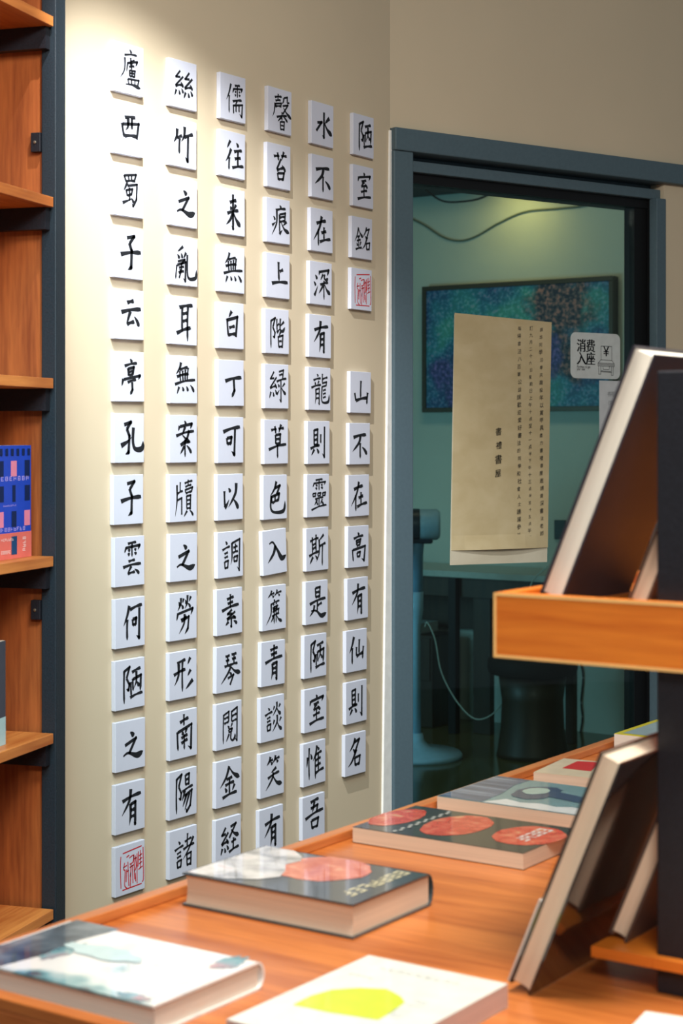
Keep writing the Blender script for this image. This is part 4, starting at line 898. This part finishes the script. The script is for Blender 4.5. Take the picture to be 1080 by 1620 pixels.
# cabinet under the desk
xa, xb = at_y(560, 6.85), at_y(696, 6.85)
cab = thing('desk_cabinet', 'dark wooden cabinet standing under the office desk behind the fan', 'cabinet')
m = MB(); m.box((xa, 6.78, .0), (xb, 7.0, .43)); m.build('carcass', M_DKW, cab, .004)
m = MB(); m.box((xa + .01, 6.772, .22), (xb - .01, 6.78, .42)); dr = m.build('drawer', M_DKW, cab, .002)
m = MB(); m.box((xa + .12, 6.760, .31), (xa + .22, 6.772, .325)); m.build('handle', M_STEEL, dr, .002)
bx = MB(); bx.box((xa + .02, 6.80, .43), (xb - .09, 6.98, .478)); tag(bx.build('paper_stack', plain('pale_paper_stack', (196, 210, 210), .7), None, .003), 'pale stack of paper on the cabinet under the desk', 'paper')
# stool
sx, sy = on_y(842, 1100, 6.45).x, 6.45
sl = thing('round_stool', 'dark round stool with overhanging seat behind the glass', 'stool', (sx, sy, 0))
m = MB(); m.lathe([(.155, 0), (.15, .02), (.135, .12), (.13, .24), (.145, .345)], 36); m.build('body', M_DKW, sl, 0, True)
m = MB(); m.lathe([(.15, .345), (.185, .352), (.192, .375), (.19, .41), (.17, .425), (.0, .43)], 36); m.build('seat', plain('dark_leather', (30, 26, 22), .7, .15), sl, 0, True)
# pedestal fan seen from the side
fp = on_height(658, 1197, 0)
fan = thing('pedestal_fan', 'pale blue pedestal fan with round base behind the glass', 'fan', (fp.x, fp.y, 0), AL)
M_FAN = plain('pale_blue_plastic', (168, 212, 240), .4); M_FAND = plain('dark_blue_plastic', (36, 52, 66), .4)
m = MB(); m.lathe([(.195, 0), (.197, .012), (.19, .022), (.06, .042), (.034, .07), (.028, .10)], 40); m.build('base', M_FAN, fan, 0, True)
m = MB(); m.lathe([(.020, .09), (.018, .55), (.030, .62), (.031, .70)], 24); m.build('pole', M_FAN, fan, 0, True)
m = MB(); m.lathe([(.027, .70), (.028, .71), (.030, .86), (.036, .92), (.020, .93)], 24); m.build('upper_sleeve', plain('slate_blue_plastic', (110, 156, 190), .4), fan, 0, True)
RY = Matrix.Rotation(math.pi/2, 4, 'Y')
m = MB(); m.lathe([(.055, -.055), (.065, -.03), (.066, .02), (.066, .088), (.056, .10), (.0, .101)], 28, Matrix.Translation((.0, 0, .985)) @ RY); hs = m.build('motor_housing', M_FAN, fan, 0, True)
m = MB(); m.lathe([(.067, -.03), (.0675, -.028), (.0675, .012), (.067, .014)], 28, Matrix.Translation((.0, 0, .985)) @ RY); m.build('dark_ring', M_FAND, hs, 0, True)
m = MB(); m.box((-.05, -.04, .905), (.07, .04, .925)); m.build('neck', M_FAND, fan, .012)
m = MB(); RC = .19; xc = -.105
for k in range(36):
    a = 2*math.pi*k/36; ca, sa_ = math.cos(a), math.sin(a)
    for s_ in (-1, 1):
        m.tube([(xc + s_*.045, ca*.05, .985 + sa_*.05), (xc + s_*.045, ca*.11, .985 + sa_*.11), (xc + s_*.03, ca*.17, .985 + sa_*.17), (xc, ca*RC, .985 + sa_*RC)], .0014, 5)
m.tube([(xc, RC*math.cos(2*math.pi*k/48), .985 + RC*math.sin(2*math.pi*k/48)) for k in range(49)], .005, 6); m.build('cage', M_FAND, fan, 0, True)
m = MB(); m.lathe([(.03, -.03), (.03, .03)], 20, Matrix.Translation((xc, 0, .985)) @ RY)
for k in range(5):
    a = 2*math.pi*k/5; R = Matrix.Translation((xc, 0, .985)) @ Matrix.Rotation(a, 4, 'X')
    pts = [(.012, .02, .0), (-.006, .09, .045), (-.012, .16, .05), (-.012, .165, .0), (.004, .10, -.035), (.014, .03, -.02)]
    m.face([R @ Vector((p[0], p[1], p[2])) for p in pts]); m.face([R @ Vector((p[0] + .002, p[1], p[2])) for p in reversed(pts)])
m.build('fan_blades', plain('clear_blue_blade', (90, 130, 150), .3), fan)
# cables
def cable(name, label, pix, y, r, col, extra=()):
    pts = [on_y(px, py, y) for px, py in pix]; pts += [Vector(e) for e in extra]
    m = MB(); m.tube(smooth_path(pts, 8), r, 6); return tag(m.build(name, plain(name + '_rubber', col, .5), None, 0, True), label, 'cable')
cable('power_cable', 'thin white cable drooping from the fan pole under the desk', ((672, 992), (676, 985), (688, 1012), (697, 1060), (716, 1100), (740, 1130), (760, 1138), (785, 1124), (806, 1088), (816, 1052), (826, 985), (838, 930), (848, 912), (866, 896)), 6.62, .0030, (190, 200, 190))
cable('wall_cable', 'dark cable sagging across the office wall above the painting', ((625, 336), (650, 346), (672, 357), (700, 375), (726, 381), (752, 374), (790, 352), (830, 335), (880, 330), (920, 326), (960, 316), (1010, 300)), YB - .010, .0042, (96, 108, 92))
cable('ceiling_cable', 'black cable looped under the dark ceiling beam', ((640, 284), (664, 290), (680, 306), (704, 319), (740, 318), (764, 312), (786, 300), (800, 288)), 6.70, .005, (16, 22, 24))
cable('skirting_cable', 'thin dark cable running down the office wall beside the stool', ((917, 960), (918, 1040), (922, 1070), (919, 1110), (921, 1135), (918, 1158)), YB - .008, .0045, (20, 32, 34))
m = MB(); c = on_y(887, 838, YB); m.box((c.x - .03, YB - .012, c.z - .045), (c.x + .03, YB, c.z + .045)); so = m.build('wall_socket', plain('dark_socket', (30, 56, 60), .4), None, .003); tag(so, 'dark wall socket on the office wall right of the paper notice', 'socket')
